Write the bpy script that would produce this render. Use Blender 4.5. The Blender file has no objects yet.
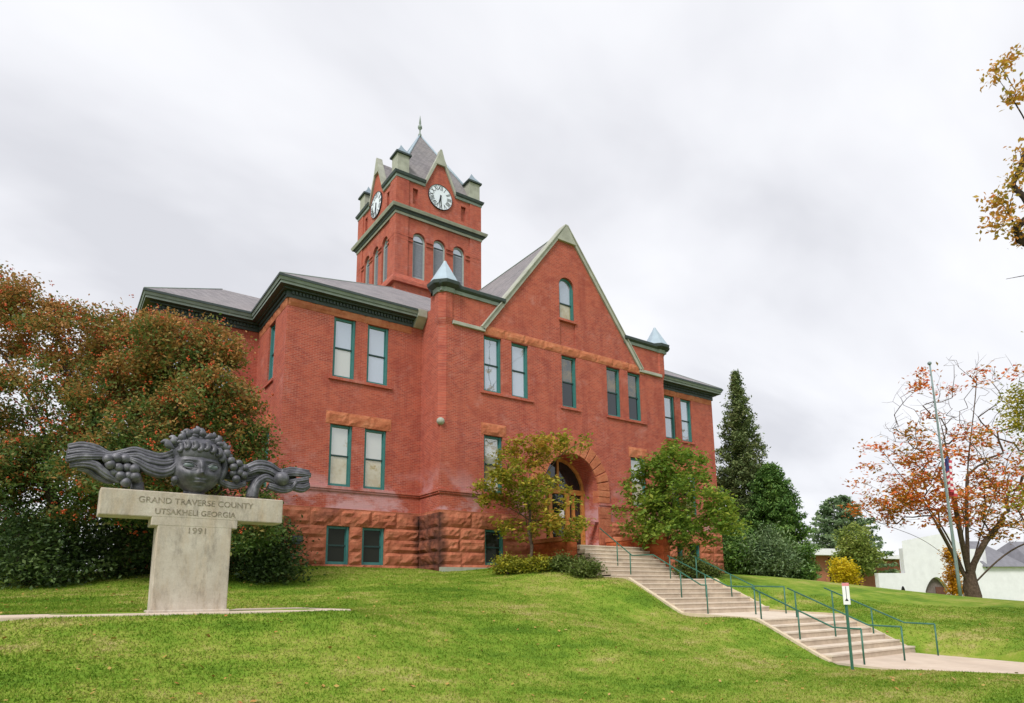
import bpy, math, random
import numpy as np
from mathutils import Vector, Matrix, noise as mnoise

rad = math.radians
SC = bpy.context.scene
COL = SC.collection

# ------------------------------------------------------------------ camera
YAW, PITCH, ROLL = rad(35.0286), rad(10.1403), rad(0.595)
FOC, CX, CY, W, H = 655.14, 511.27, 477.24, 1024, 703
fw = np.array([math.sin(YAW) * math.cos(PITCH), math.cos(YAW) * math.cos(PITCH), math.sin(PITCH)])
rt0 = np.cross(fw, [0, 0, 1]); rt0 /= np.linalg.norm(rt0)
dn0 = np.cross(fw, rt0)
rt = math.cos(ROLL) * rt0 + math.sin(ROLL) * dn0
dn = -math.sin(ROLL) * rt0 + math.cos(ROLL) * dn0
cam = bpy.data.cameras.new('camera')
co = bpy.data.objects.new('camera', cam); COL.objects.link(co)
M3 = Matrix([[rt[i], -dn[i], -fw[i]] for i in range(3)])
co.matrix_world = M3.to_4x4()
cam.sensor_width = 36; cam.lens = 36 * FOC / W
cam.shift_x = (W / 2 - CX) / W; cam.shift_y = (CY - H / 2) / W
cam.clip_end = 3000
SC.camera = co

# ------------------------------------------------------------------ sky, sun, exposure
SUN_AZ = rad(-58)      # measured from +Y towards +X, where the sun stands
SUN_EL = rad(48)
world = bpy.data.worlds.new('World'); SC.world = world; world.use_nodes = True
nt = world.node_tree; nt.nodes.clear()
def wn(t, **k):
    n = nt.nodes.new(t)
    for a, b in k.items(): setattr(n, a, b)
    return n
out = wn('ShaderNodeOutputWorld'); bg = wn('ShaderNodeBackground'); bg.inputs['Strength'].default_value = 0.12
sky = wn('ShaderNodeTexSky', sky_type='NISHITA', sun_disc=False, sun_elevation=SUN_EL, sun_rotation=SUN_AZ)
tc = wn('ShaderNodeTexCoord'); sep = wn('ShaderNodeSeparateXYZ')
nt.links.new(tc.outputs['Generated'], sep.inputs[0])
zz = wn('ShaderNodeMath', operation='ADD'); nt.links.new(sep.outputs['Z'], zz.inputs[0]); zz.inputs[1].default_value = 0.32
zm = wn('ShaderNodeMath', operation='MAXIMUM'); nt.links.new(zz.outputs[0], zm.inputs[0]); zm.inputs[1].default_value = 0.1
dx = wn('ShaderNodeMath', operation='DIVIDE'); nt.links.new(sep.outputs['X'], dx.inputs[0]); nt.links.new(zm.outputs[0], dx.inputs[1])
dy = wn('ShaderNodeMath', operation='DIVIDE'); nt.links.new(sep.outputs['Y'], dy.inputs[0]); nt.links.new(zm.outputs[0], dy.inputs[1])
cmb = wn('ShaderNodeCombineXYZ'); nt.links.new(dx.outputs[0], cmb.inputs[0]); nt.links.new(dy.outputs[0], cmb.inputs[1])
mp = wn('ShaderNodeMapping'); mp.inputs['Rotation'].default_value = (0, 0, rad(28)); mp.inputs['Scale'].default_value = (1.0, 1.7, 1); mp.inputs['Location'].default_value = (0.7, 2.3, 0)
nt.links.new(cmb.outputs[0], mp.inputs[0])
nz = wn('ShaderNodeTexNoise'); nz.inputs['Scale'].default_value = 1.35; nz.inputs['Detail'].default_value = 5; nz.inputs['Roughness'].default_value = 0.48; nz.inputs['Distortion'].default_value = 0.25
nt.links.new(mp.outputs[0], nz.inputs['Vector'])
cr = wn('ShaderNodeValToRGB')
cr.color_ramp.elements[0].position = 0.33; cr.color_ramp.elements[0].color = (0.68, 0.685, 0.725, 1)
cr.color_ramp.elements[1].position = 0.62; cr.color_ramp.elements[1].color = (0.925, 0.93, 0.955, 1)
e = cr.color_ramp.elements.new(0.48); e.color = (0.825, 0.83, 0.865, 1)
nt.links.new(nz.outputs['Fac'], cr.inputs[0])
cs = wn('ShaderNodeMixRGB', blend_type='MULTIPLY'); cs.inputs[0].default_value = 1; cs.inputs[2].default_value = (4.32, 4.32, 4.34, 1)
nt.links.new(cr.outputs[0], cs.inputs[1])
mx = wn('ShaderNodeMixRGB'); mx.inputs[0].default_value = 0.97
nt.links.new(sky.outputs[0], mx.inputs[1]); nt.links.new(cs.outputs[0], mx.inputs[2])
nt.links.new(mx.outputs[0], bg.inputs['Color']); nt.links.new(bg.outputs[0], out.inputs[0])

sl = bpy.data.lights.new('sun', 'SUN'); sl.energy = 1.5; sl.angle = rad(16); sl.color = (1, 0.95, 0.88)
so = bpy.data.objects.new('sun', sl); COL.objects.link(so)
sdir = Vector((math.sin(SUN_AZ) * math.cos(SUN_EL), -abs(math.cos(SUN_AZ)) * math.cos(SUN_EL), math.sin(SUN_EL)))
SUNV = sdir
so.rotation_euler = (-sdir).to_track_quat('-Z', 'Y').to_euler()
sky.sun_rotation = math.atan2(sdir.x, sdir.y)
SC.view_settings.view_transform = 'Standard'; SC.view_settings.look = 'None'
SC.view_settings.exposure = 1.08; SC.view_settings.gamma = 1; SC.view_settings.use_curve_mapping = False
SC.cycles.max_bounces = 6; SC.cycles.transparent_max_bounces = 8

# ------------------------------------------------------------------ helpers
def ray(px, py):
    return (px - CX) / FOC * rt + (py - CY) / FOC * dn + fw
FH = np.array([math.sin(YAW), math.cos(YAW), 0])
def at(px, py, d):                # real point at horizontal distance d in front of the viewpoint
    r = ray(px, py); return r * d / (r @ FH)
def lin(c):
    c = c / 255
    return c / 12.92 if c <= .04045 else ((c + .055) / 1.055) ** 2.4
def tag(o, label=None, cat=None, group=None, kind=None):
    if label: o['label'] = label
    if cat: o['category'] = cat
    if group: o['group'] = group
    if kind: o['kind'] = kind
    return o
def empty(name, loc, label=None, cat=None, group=None):
    o = bpy.data.objects.new(name, None); COL.objects.link(o); o.location = loc
    o.empty_display_size = .2
    return tag(o, label, cat, group)
def wloc(o):
    v = Vector((0, 0, 0))
    while o is not None:
        v = v + Vector(o.location); o = o.parent
    return v

class MB:
    def __init__(s): s.v = []; s.f = []; s.m = []; s.sm = []
    def vert(s, p): s.v.append(tuple(p)); return len(s.v) - 1
    def face(s, pts, m=0, smooth=False):
        i = len(s.v); s.v.extend(tuple(p) for p in pts)
        s.f.append(tuple(range(i, i + len(pts)))); s.m.append(m); s.sm.append(smooth)
    def box(s, x0, x1, y0, y1, z0, z1, m=0):
        c = [(x, y, z) for z in (z0, z1) for y in (y0, y1) for x in (x0, x1)]
        s.hexa(c, m)
    def hexa(s, c, m=0):
        i = len(s.v); s.v.extend(tuple(p) for p in c)
        for q in ((0, 2, 3, 1), (4, 5, 7, 6), (0, 1, 5, 4), (2, 6, 7, 3), (0, 4, 6, 2), (1, 3, 7, 5)):
            s.f.append(tuple(i + k for k in q)); s.m.append(m); s.sm.append(False)
    def prism(s, poly, h0, h1, f, m=0):
        """poly in 2-D extruded between h0 and h1; f(a,b,h)->xyz"""
        n = len(poly)
        A = [f(a, b, h0) for a, b in poly]; B = [f(a, b, h1) for a, b in poly]
        i = len(s.v); s.v.extend(A + B)
        s.f.append(tuple(range(i, i + n))); s.m.append(m); s.sm.append(False)
        s.f.append(tuple(range(i + 2 * n - 1, i + n - 1, -1))); s.m.append(m); s.sm.append(False)
        for k in range(n):
            j = (k + 1) % n
            s.f.append((i + k, i + n + k, i + n + j, i + j)); s.m.append(m); s.sm.append(False)
    def tube(s, pts, r, n=8, m=0, cap=True, squash=None):
        P = [Vector(p) for p in pts]; R = r if hasattr(r, '__len__') else [r] * len(P)
        i0 = len(s.v); up = None
        for k, p in enumerate(P):
            t = (P[min(k + 1, len(P) - 1)] - P[max(k - 1, 0)])
            if t.length < 1e-9: t = Vector((0, 0, 1))
            t.normalize()
            if up is None:
                up = Vector((0, 1, 0)) if abs(t.y) < .9 else Vector((1, 0, 0))
            a = up - t * up.dot(t)
            if a.length < 1e-6: a = t.orthogonal()
            a.normalize(); b = t.cross(a); up = a
            sq = squash or 1
            for q in range(n):
                w = 2 * math.pi * q / n
                s.v.append(tuple(p + a * (R[k] * sq * math.cos(w)) + b * (R[k] * math.sin(w))))
        for k in range(len(P) - 1):
            for q in range(n):
                j = (q + 1) % n; A = i0 + k * n; B = A + n
                s.f.append((A + q, A + j, B + j, B + q)); s.m.append(m); s.sm.append(True)
        if cap:
            s.f.append(tuple(i0 + q for q in range(n - 1, -1, -1))); s.m.append(m); s.sm.append(False)
            e = i0 + (len(P) - 1) * n
            s.f.append(tuple(e + q for q in range(n))); s.m.append(m); s.sm.append(False)
    def sphere(s, c, r, nu=14, nv=9, m=0, sc=(1, 1, 1), fn=None):
        i0 = len(s.v)
        for a in range(nv + 1):
            th = math.pi * a / nv
            for b in range(nu):
                ph = 2 * math.pi * b / nu
                d = Vector((math.sin(th) * math.cos(ph), math.sin(th) * math.sin(ph), math.cos(th)))
                k = fn(d) if fn else 1
                s.v.append((c[0] + d.x * r * k * sc[0], c[1] + d.y * r * k * sc[1], c[2] + d.z * r * k * sc[2]))
        for a in range(nv):
            for b in range(nu):
                j = (b + 1) % nu
                s.f.append((i0 + a * nu + b, i0 + (a + 1) * nu + b, i0 + (a + 1) * nu + j, i0 + a * nu + j)); s.m.append(m); s.sm.append(True)
    def build(s, name, mats, parent=None, bevel=0, smooth=None):
        me = bpy.data.meshes.new(name)
        o = bpy.data.objects.new(name, me); COL.objects.link(o)
        off = wloc(parent) if parent is not None else Vector((0, 0, 0))
        v = [(p[0] - off.x, p[1] - off.y, p[2] - off.z) for p in s.v]
        me.from_pydata(v, [], s.f)
        for mm in (mats if isinstance(mats, (list, tuple)) else [mats]): me.materials.append(mm)
        me.polygons.foreach_set('material_index', s.m)
        me.polygons.foreach_set('use_smooth', [x if smooth is None else smooth for x in s.sm])
        me.update()
        if parent is not None: o.parent = parent
        if bevel:
            bv = o.modifiers.new('bevel', 'BEVEL'); bv.width = bevel; bv.segments = 2; bv.limit_method = 'ANGLE'; bv.angle_limit = rad(40)
        return o

def np_mesh(name, V, nper, mats, midx=None, parent=None, smooth=False):
    """V: (n*nper,3) array, each consecutive nper vertices one face"""
    n = len(V) // nper
    off = wloc(parent) if parent is not None else Vector((0, 0, 0))
    V = V - np.array(off)
    me = bpy.data.meshes.new(name)
    me.vertices.add(len(V)); me.vertices.foreach_set('co', V.astype(np.float32).ravel())
    me.loops.add(n * nper); me.loops.foreach_set('vertex_index', np.arange(n * nper, dtype=np.int32))
    me.polygons.add(n); me.polygons.foreach_set('loop_start', np.arange(0, n * nper, nper, dtype=np.int32))
    me.polygons.foreach_set('loop_total', np.full(n, nper, dtype=np.int32))
    for mm in (mats if isinstance(mats, (list, tuple)) else [mats]): me.materials.append(mm)
    if midx is not None: me.polygons.foreach_set('material_index', midx.astype(np.int32))
    me.update(calc_edges=True)
    o = bpy.data.objects.new(name, me); COL.objects.link(o)
    if parent is not None: o.parent = parent
    return o

# ------------------------------------------------------------------ materials
class Mat:
    def __init__(s, name, rough=.8, spec=.3):
        s.m = bpy.data.materials.new(name); s.m.use_nodes = True
        s.t = s.m.node_tree; s.b = s.t.nodes['Principled BSDF']
        s.b.inputs['Roughness'].default_value = rough; s.b.inputs['Specular IOR Level'].default_value = spec
    def n(s, t, **k):
        x = s.t.nodes.new(t)
        for a, b in k.items():
            if a in x.inputs.keys() if False else False: pass
            setattr(x, a, b)
        return x
    def l(s, a, b): s.t.links.new(a, b)
    def pos(s): return s.n('ShaderNodeNewGeometry').outputs['Position']
    def noise(s, scale, detail=4, rough=.55, vec=None, stretch=None, dist=0):
        v = vec or s.pos()
        if stretch:
            mpn = s.n('ShaderNodeMapping'); mpn.inputs['Scale'].default_value = stretch; s.l(v, mpn.inputs[0]); v = mpn.outputs[0]
        x = s.n('ShaderNodeTexNoise'); x.inputs['Scale'].default_value = scale; x.inputs['Detail'].default_value = detail; x.inputs['Roughness'].default_value = rough; x.inputs['Distortion'].default_value = dist
        s.l(v, x.inputs['Vector']); return x.outputs['Fac']
    def ramp(s, fac, stops):
        x = s.n('ShaderNodeValToRGB'); e = x.color_ramp.elements
        while len(e) < len(stops): e.new(.5)
        for q, (p, c) in zip(e, stops):
            q.position = p; q.color = (*c, 1) if hasattr(c, '__len__') else (c, c, c, 1)
        s.l(fac, x.inputs[0]); return x.outputs[0]
    def mix(s, fac, a, b, mode='MIX'):
        x = s.n('ShaderNodeMixRGB', blend_type=mode)
        for i, q in ((0, fac), (1, a), (2, b)):
            if isinstance(q, (int, float)): x.inputs[i].default_value = q
            elif isinstance(q, tuple): x.inputs[i].default_value = (*q, 1)
            else: s.l(q, x.inputs[i])
        return x.outputs[0]
    def math(s, op, a, b=0):
        x = s.n('ShaderNodeMath', operation=op)
        for i, q in ((0, a), (1, b)):
            if isinstance(q, (int, float)): x.inputs[i].default_value = q
            else: s.l(q, x.inputs[i])
        return x.outputs[0]
    def color(s, c):
        if isinstance(c, tuple): s.b.inputs['Base Color'].default_value = (*c, 1)
        else: s.l(c, s.b.inputs['Base Color'])
        return s
    def bump(s, h, strength=.3, dist=.02):
        x = s.n('ShaderNodeBump'); x.inputs['Strength'].default_value = strength; x.inputs['Distance'].default_value = dist
        s.l(h, x.inputs['Height']); s.l(x.outputs[0], s.b.inputs['Normal']); return s
def simple(name, c, rough=.6, spec=.4, var=.25, scale=6):
    m = Mat(name, rough, spec)
    f = m.noise(scale, 5, .6)
    lo = tuple(x * (1 - var) for x in c); hi = tuple(min(1, x * (1 + var)) for x in c)
    m.color(m.ramp(f, [(.3, lo), (.7, hi)])); m.bump(f, .08, .01)
    return m.m
def wallvec(m):
    s_ = m.n('ShaderNodeSeparateXYZ'); m.l(m.pos(), s_.inputs[0])
    u = m.math('ADD', s_.outputs['X'], s_.outputs['Y'])
    c = m.n('ShaderNodeCombineXYZ'); m.l(u, c.inputs[0]); m.l(s_.outputs['Z'], c.inputs[1])
    return c.outputs[0], s_.outputs['Z']

def brick_mat():
    m = Mat('red_brick', .85, .2)
    v, z = wallvec(m)
    b = m.n('ShaderNodeTexBrick'); m.l(v, b.inputs['Vector'])
    b.inputs['Scale'].default_value = 1; b.inputs['Brick Width'].default_value = .215; b.inputs['Row Height'].default_value = .0715
    b.inputs['Mortar Size'].default_value = .0095; b.inputs['Mortar Smooth'].default_value = .2; b.inputs['Bias'].default_value = -.1
    b.inputs['Color1'].default_value = (.445, .090, .054, 1); b.inputs['Color2'].default_value = (.255, .050, .038, 1); b.inputs['Mortar'].default_value = (.46, .205, .16, 1)
    big = m.noise(.35, 6, .62)
    c = m.mix(m.ramp(big, [(.38, 0), (.66, .6)]), b.outputs['Color'], (.43, .108, .064))
    mid = m.noise(1.5, 7, .72)
    c = m.mix(m.ramp(mid, [(.36, .45), (.52, 0)]), c, (.235, .042, .034))
    str_ = m.noise(1.0, 6, .65, stretch=(1.8, 1.8, .16))
    c = m.mix(m.ramp(str_, [(.52, 0), (.74, .6)]), c, (.22, .045, .04))
    rows = m.noise(3.2, 4, .7, stretch=(.8, .8, 4))
    c = m.mix(m.ramp(rows, [(.48, 0), (.78, .4)]), c, (.54, .20, .13))
    # pale lilac lime bloom: patches low on the wall, specks higher up
    ef = m.noise(.55, 6, .65, stretch=(1, 1, 1.6))
    low = m.ramp(z, [(0, 0), (1, 1)])
    mr = m.n('ShaderNodeMapRange'); mr.inputs[1].default_value = 5.4; mr.inputs[2].default_value = 3.6; mr.inputs[3].default_value = 0; mr.inputs[4].default_value = 1; m.l(z, mr.inputs[0])
    k = m.math('MULTIPLY', m.ramp(ef, [(.48, 0), (.60, .75)]), mr.outputs[0])
    c = m.mix(k, c, (.58, .36, .39))
    ef2 = m.noise(.9, 9, .78)
    c = m.mix(m.ramp(ef2, [(.55, 0), (.68, .40)]), c, (.54, .27, .24))
    m.color(c)
    m.bump(m.math('ADD', b.outputs['Fac'], m.math('MULTIPLY', rows, -.6)), .35, .012)
    return m.m
def sandstone_mat(name, a, b_, dark=True, pale=(.50, .20, .12)):
    m = Mat(name, .9, .15)
    f = m.noise(2.2, 8, .7)
    c = m.ramp(f, [(.28, b_), (.5, a), (.72, pale)])
    st = m.noise(1.0, 5, .6, stretch=(.5, .5, 7))
    c = m.mix(m.ramp(st, [(.5, 0), (.75, .55)]), c, tuple(x * .55 for x in b_))
    if dark:
        g = m.noise(.5, 4, .6)
        c = m.mix(m.ramp(g, [(.58, 0), (.7, .5)]), c, (.08, .035, .03))
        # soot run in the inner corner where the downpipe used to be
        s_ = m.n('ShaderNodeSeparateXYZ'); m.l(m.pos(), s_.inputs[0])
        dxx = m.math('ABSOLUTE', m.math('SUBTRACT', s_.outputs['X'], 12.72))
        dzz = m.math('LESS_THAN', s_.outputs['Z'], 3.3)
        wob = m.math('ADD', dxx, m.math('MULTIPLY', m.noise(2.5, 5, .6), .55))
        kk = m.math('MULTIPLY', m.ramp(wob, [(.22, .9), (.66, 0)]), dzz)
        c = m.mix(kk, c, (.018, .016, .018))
    m.color(c); m.bump(m.noise(7, 8, .7), .7, .05)
    return m.m
def slate_mat():
    m = Mat('slate_roof', .75, .3)
    v, z = wallvec(m)
    b = m.n('ShaderNodeTexBrick'); m.l(v, b.inputs['Vector']); b.inputs['Scale'].default_value = 1
    b.inputs['Brick Width'].default_value = .30; b.inputs['Row Height'].default_value = .13; b.inputs['Mortar Size'].default_value = .012
    b.inputs['Color1'].default_value = (.27, .255, .27, 1); b.inputs['Color2'].default_value = (.19, .18, .195, 1); b.inputs['Mortar'].default_value = (.12, .11, .12, 1)
    f = m.noise(.7, 5, .6)
    c = m.mix(m.ramp(f, [(.4, 0), (.7, .5)]), b.outputs['Color'], (.31, .28, .285))
    m.color(c); m.bump(b.outputs['Fac'], .5, .02); return m.m
def glass_mat(name, back, refl=.5, tint=(.9, .95, 1), noise_c=None):
    m = Mat(name, .5, .5)
    g = m.n('ShaderNodeBsdfGlossy'); g.inputs['Roughness'].default_value = .015; g.inputs['Color'].default_value = (*tint, 1)
    bn = m.n('ShaderNodeBump'); bn.inputs['Strength'].default_value = .06; bn.inputs['Distance'].default_value = .03
    m.l(m.noise(1.4, 2, .5), bn.inputs['Height']); m.l(bn.outputs[0], g.inputs['Normal'])
    d = m.n('ShaderNodeBsdfDiffuse')
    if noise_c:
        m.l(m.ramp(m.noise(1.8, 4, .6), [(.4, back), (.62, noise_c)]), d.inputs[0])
    else: d.inputs[0].default_value = (*back, 1)
    lw = m.n('ShaderNodeLayerWeight'); lw.inputs[0].default_value = .35
    fac = m.math('ADD', m.math('MULTIPLY', lw.outputs['Fresnel'], .6), refl)
    fac = m.math('MAXIMUM', m.math('MINIMUM', fac, .95), .02)
    x = m.n('ShaderNodeMixShader'); m.l(fac, x.inputs[0]); m.l(d.outputs[0], x.inputs[1]); m.l(g.outputs[0], x.inputs[2])
    m.l(x.outputs[0], m.t.nodes['Material Output'].inputs[0]); return m.m
def leaf_mat(name, cols, trans=.3, nscale=.9, rough=.6, turn=None):
    """cols: list of leaf colours; every leaf draws one, neighbours lean the same way"""
    m = Mat(name, rough, .25)
    r = m.n('ShaderNodeNewGeometry').outputs['Random Per Island']
    nf = m.noise(nscale, 3, .5)
    nn = m.n('ShaderNodeMapRange'); nn.inputs[1].default_value = .3; nn.inputs[2].default_value = .7; m.l(nf, nn.inputs[0])
    f = m.math('ADD', m.math('MULTIPLY', r, .55), m.math('MULTIPLY', nn.outputs[0], .45))
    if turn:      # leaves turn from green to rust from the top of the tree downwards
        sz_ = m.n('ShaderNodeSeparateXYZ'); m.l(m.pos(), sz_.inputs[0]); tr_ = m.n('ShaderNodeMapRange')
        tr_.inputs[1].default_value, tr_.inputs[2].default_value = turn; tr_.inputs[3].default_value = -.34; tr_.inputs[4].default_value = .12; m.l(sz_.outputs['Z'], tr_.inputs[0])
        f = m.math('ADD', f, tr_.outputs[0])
    k = len(cols)
    c = m.ramp(f, [(.08 + .84 * i / max(1, k - 1), q) for i, q in enumerate(cols)])
    m.color(c)
    tr = m.n('ShaderNodeBsdfTranslucent'); m.l(c, tr.inputs[0])
    x = m.n('ShaderNodeMixShader'); x.inputs[0].default_value = trans
    m.l(m.b.outputs[0], x.inputs[1]); m.l(tr.outputs[0], x.inputs[2]); m.l(x.outputs[0], m.t.nodes['Material Output'].inputs[0])
    return m.m
def concrete_mat(name, a, b, scale=3):
    m = Mat(name, .9, .2)
    f = m.noise(scale, 8, .7); g = m.noise(.8, 3, .5)
    c = m.ramp(f, [(.3, b), (.7, a)]); c = m.mix(m.ramp(g, [(.45, 0), (.75, .35)]), c, tuple(x * .7 for x in b))
    m.color(c); m.bump(m.noise(60, 3, .6), .15, .005); return m.m

BRICK = brick_mat()
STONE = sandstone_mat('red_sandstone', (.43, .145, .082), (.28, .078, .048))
TRIMSTONE = sandstone_mat('orange_sandstone', (.48, .165, .085), (.37, .10, .055), dark=False, pale=(.58, .25, .14))
SLATE = slate_mat()
TEAL = simple('teal_paint', (.042, .175, .168), .45, .4, .12)
TEALD = simple('dark_rail_paint', (.015, .045, .045), .5, .4, .1)
CORN_D = simple('dark_green_metal', (.042, .060, .060), .55, .4, .25, 4)
CORN_L = simple('grey_green_trim', (.23, .275, .255), .6, .3, .15, 3)
COPING = simple('pale_coping_stone', (.36, .37, .32), .8, .2, .18, 2)
CAPBLUE = simple('pale_blue_metal', (.33, .42, .50), .4, .5, .12, 2)
CAPDARK = simple('blue_grey_metal', (.20, .265, .32), .45, .45, .15, 2)
LOUVRE = simple('grey_louvre', (.24, .26, .31), .7, .3, .15, 8)
LOUVFRAME = simple('pale_sage_frame', (.33, .39, .38), .6, .3, .12)
DIAL = simple('white_dial', (.74, .80, .90), .4, .4, .05)
INK = simple('black_paint', (.015, .016, .022), .5, .4, .1)
G_SKY = glass_mat('window_glass_sky', (.25, .30, .35), .34, (.86, .92, 1))
G_BLIND = glass_mat('window_glass_blind', (.40, .41, .38), .26, (.92, .95, .95))
G_WARM = glass_mat('window_glass_warm', (.42, .38, .26), .18, (.95, .95, .9), (.30, .24, .10))
G_DARK = glass_mat('window_glass_dark', (.014, .016, .016), .07, (.7, .75, .8))
G_BASE = glass_mat('window_glass_basement', (.016, .018, .014), -.03, (.7, .72, .62))
G_MIX = glass_mat('glass_painted_tree_reflection', (.03, .032, .022), .14, (.8, .85, .9), (.15, .105, .035))  # reflected trees painted in as brown patches on the dark pane
WOOD = simple('oak_door', (.50, .21, .055), .5, .4, .25, 5)
DARKIN = simple('dark_interior', (.012, .012, .013), .9, .1)
STEP = concrete_mat('step_concrete', (.60, .50, .39), (.42, .335, .26))
TREAD = concrete_mat('tread_concrete', (.70, .62, .52), (.58, .49, .40))
PATHM = concrete_mat('path_concrete', (.62, .52, .43), (.52, .42, .335), 2)
KERB = concrete_mat('kerb_concrete', (.66, .56, .42), (.52, .43, .31))
RAILG = simple('green_rail_paint', (.035, .135, .095), .45, .45, .2, 9)
WHITE = simple('white_paint', (.78, .79, .80), .6, .3, .06)
CHURCH = simple('white_stucco', (.74, .75, .79), .8, .2, .06, 1.5)
BARK = simple('grey_brown_bark', (.105, .075, .055), .9, .1, .45, 9)
BARKD = simple('dark_bark', (.05, .038, .03), .9, .1, .4, 9)

# ------------------------------------------------------------------ terrain
STX0, STX1 = 17.4, 22.1
ST = [(-30, -2.6), (2, -2.2), (7, -1.95), (9.95, -1.87), (12.1, -.80), (14.9, -.69), (17.3, .52), (18.5, .56), (20.75, 1.98), (23.2, 2.0)]
def st_z(y): return float(np.interp(y, [p[0] for p in ST], [p[1] for p in ST]))
ctrl = []
def cp(x, y, z): ctrl.append((x, y, z))
def cpx(px, py, d): p = at(px, py, d); ctrl.append(tuple(p))
for d, zl, z0_, zr in ((-8, -1.85, -1.9, -2.0), (0, -1.65, -1.76, -1.9), (4, -1.45, -1.75, -1.9), (7, -1.1, -1.68, -1.9)):
    for l, z in ((-8, zl), (0, z0_), (9, zr)):
        cp(.574 * d + .819 * l, .819 * d - .574 * l, z)
# left foreground bank
cpx(0, 703, 7.1); cpx(200, 703, 8.2); cpx(400, 703, 9.6); cpx(560, 700, 11.0); cpx(760, 700, 12.2)
cpx(0, 660, 8.5); cpx(200, 660, 9.7); cpx(400, 660, 11.5); cpx(560, 660, 14.0); cpx(700, 655, 16.2)
cpx(400, 635, 12.9); cpx(560, 632, 15.9); cpx(200, 636, 10.8); cpx(0, 637, 9.6)
cpx(690, 632, 18.7); cpx(640, 618, 20.4)
cpx(900, 690, 12.8); cpx(1000, 700, 11.8); cpx(1023, 690, 12.5)
cpx(850, 676, 15.5)
for x in (-9, -4, 0, 2.2, 4, 5.2): cp(x, 13.0, -.305); cp(x, 14.7, -.27)
cp(3.0, 15.5, -.28); cp(4.2, 16.2, -.285); cp(5.2, 15.8, -.30); cpx(345, 613.5, 14.9); cpx(430, 612, 16.3); cpx(500, 610.5, 17.8); cpx(600, 609, 20.3)
cpx(300, 596, 18.6); cpx(450, 592, 20.8); cpx(560, 588, 22.5); cpx(640, 593, 22.2)
cpx(120, 590, 18); cpx(0, 590, 18.5)
cpx(275, 566, 24.3); cpx(345, 567, 25.6); cpx(416, 569, 27.0); cpx(500, 573.5, 25.9); cpx(600, 577.5, 24.6)
cpx(160, 573, 22); cpx(60, 576, 22.5); cpx(-60, 577, 22.5)
for x, y in ((2, 30), (10, 30), (20, 30), (30, 30), (10, 45), (30, 45), (0, 40), (38, 40), (-6, 30)): cp(x, y, 1.05)
for y in (8, 9.9, 10.5, 11.3, 12.1, 13.5, 14.9, 15.7, 16.5, 17.3, 18.4):
    cp(17.25, y, st_z(y) - (.03 if y > 9 else -.03))
    cp(22.25, y, st_z(y) + (.05 if y > 9 else .0))
cp(16.3, 19.6, .95); cp(15, 22.5, 1.05); cp(23.2, 20.5, 1.0); cp(26, 22, 1.0); cp(33, 24.5, .97)
# right lawn
cpx(790, 579.5, 31.5); cpx(860, 588, 31); cpx(930, 597, 30); cpx(1023, 603, 28.5); cpx(1100, 609, 27)
cpx(900, 612, 25); cpx(1000, 628, 22.5); cpx(960, 640, 20.6); cpx(1023, 650, 18.7); cpx(850, 603, 26); cpx(1100, 645, 19)
cp(40, 20, .1); cp(44, 16, -.75); cp(48, 8, -1.2); cp(38, 28, .8); cp(52, 26, -.7)
for x, y in ((60, 30), (70, 20), (75, 45), (60, 60), (55, 0), (40, -10), (30, -15), (10, -20), (-15, -10), (20, 65), (50, 48)): cp(x, y, -1.3 if y < 40 else -.2)
cp(-15, 5, -1.5); cp(-14, 14, -.4); cp(-15, 22, .5); cp(-20, 32, .8); cp(-20, 45, .8); cp(0, 62, .4)
for a in range(0, 360, 30): cp(25 + 95 * math.cos(rad(a)), 20 + 95 * math.sin(rad(a)), -1.3)
C = np.array(ctrl)
def tps_k(r2): return .5 * r2 * np.log(r2 + 1e-9)
def tps_fit(C):
    n = len(C); P = C[:, :2]
    K = tps_k(((P[:, None] - P[None]) ** 2).sum(-1)) + np.eye(n) * .08
    A = np.zeros((n + 3, n + 3)); A[:n, :n] = K; A[:n, n] = 1; A[:n, n + 1:] = P; A[n, :n] = 1; A[n + 1:, :n] = P.T
    return np.linalg.solve(A, np.concatenate([C[:, 2], np.zeros(3)]))
TW = tps_fit(C)
def terrain(x, y):
    x = np.asarray(x, float); y = np.asarray(y, float); sh = x.shape
    Q = np.stack([x.ravel(), y.ravel()], 1); z = np.zeros(len(Q))
    for i in range(0, len(Q), 20000):
        q = Q[i:i + 20000]
        z[i:i + 20000] = tps_k(((q[:, None] - C[None, :, :2]) ** 2).sum(-1)) @ TW[:len(C)] + TW[-3] + q @ TW[-2:]
    r = np.hypot(Q[:, 0] - 25, Q[:, 1] - 20); k = np.clip((r - 60) / 30, 0, 1); k = k * k * (3 - 2 * k)
    z = z * (1 - k) + (-1.3) * k
    return z.reshape(sh)
def gz(x, y): return float(terrain(np.array([x]), np.array([y]))[0])

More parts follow.
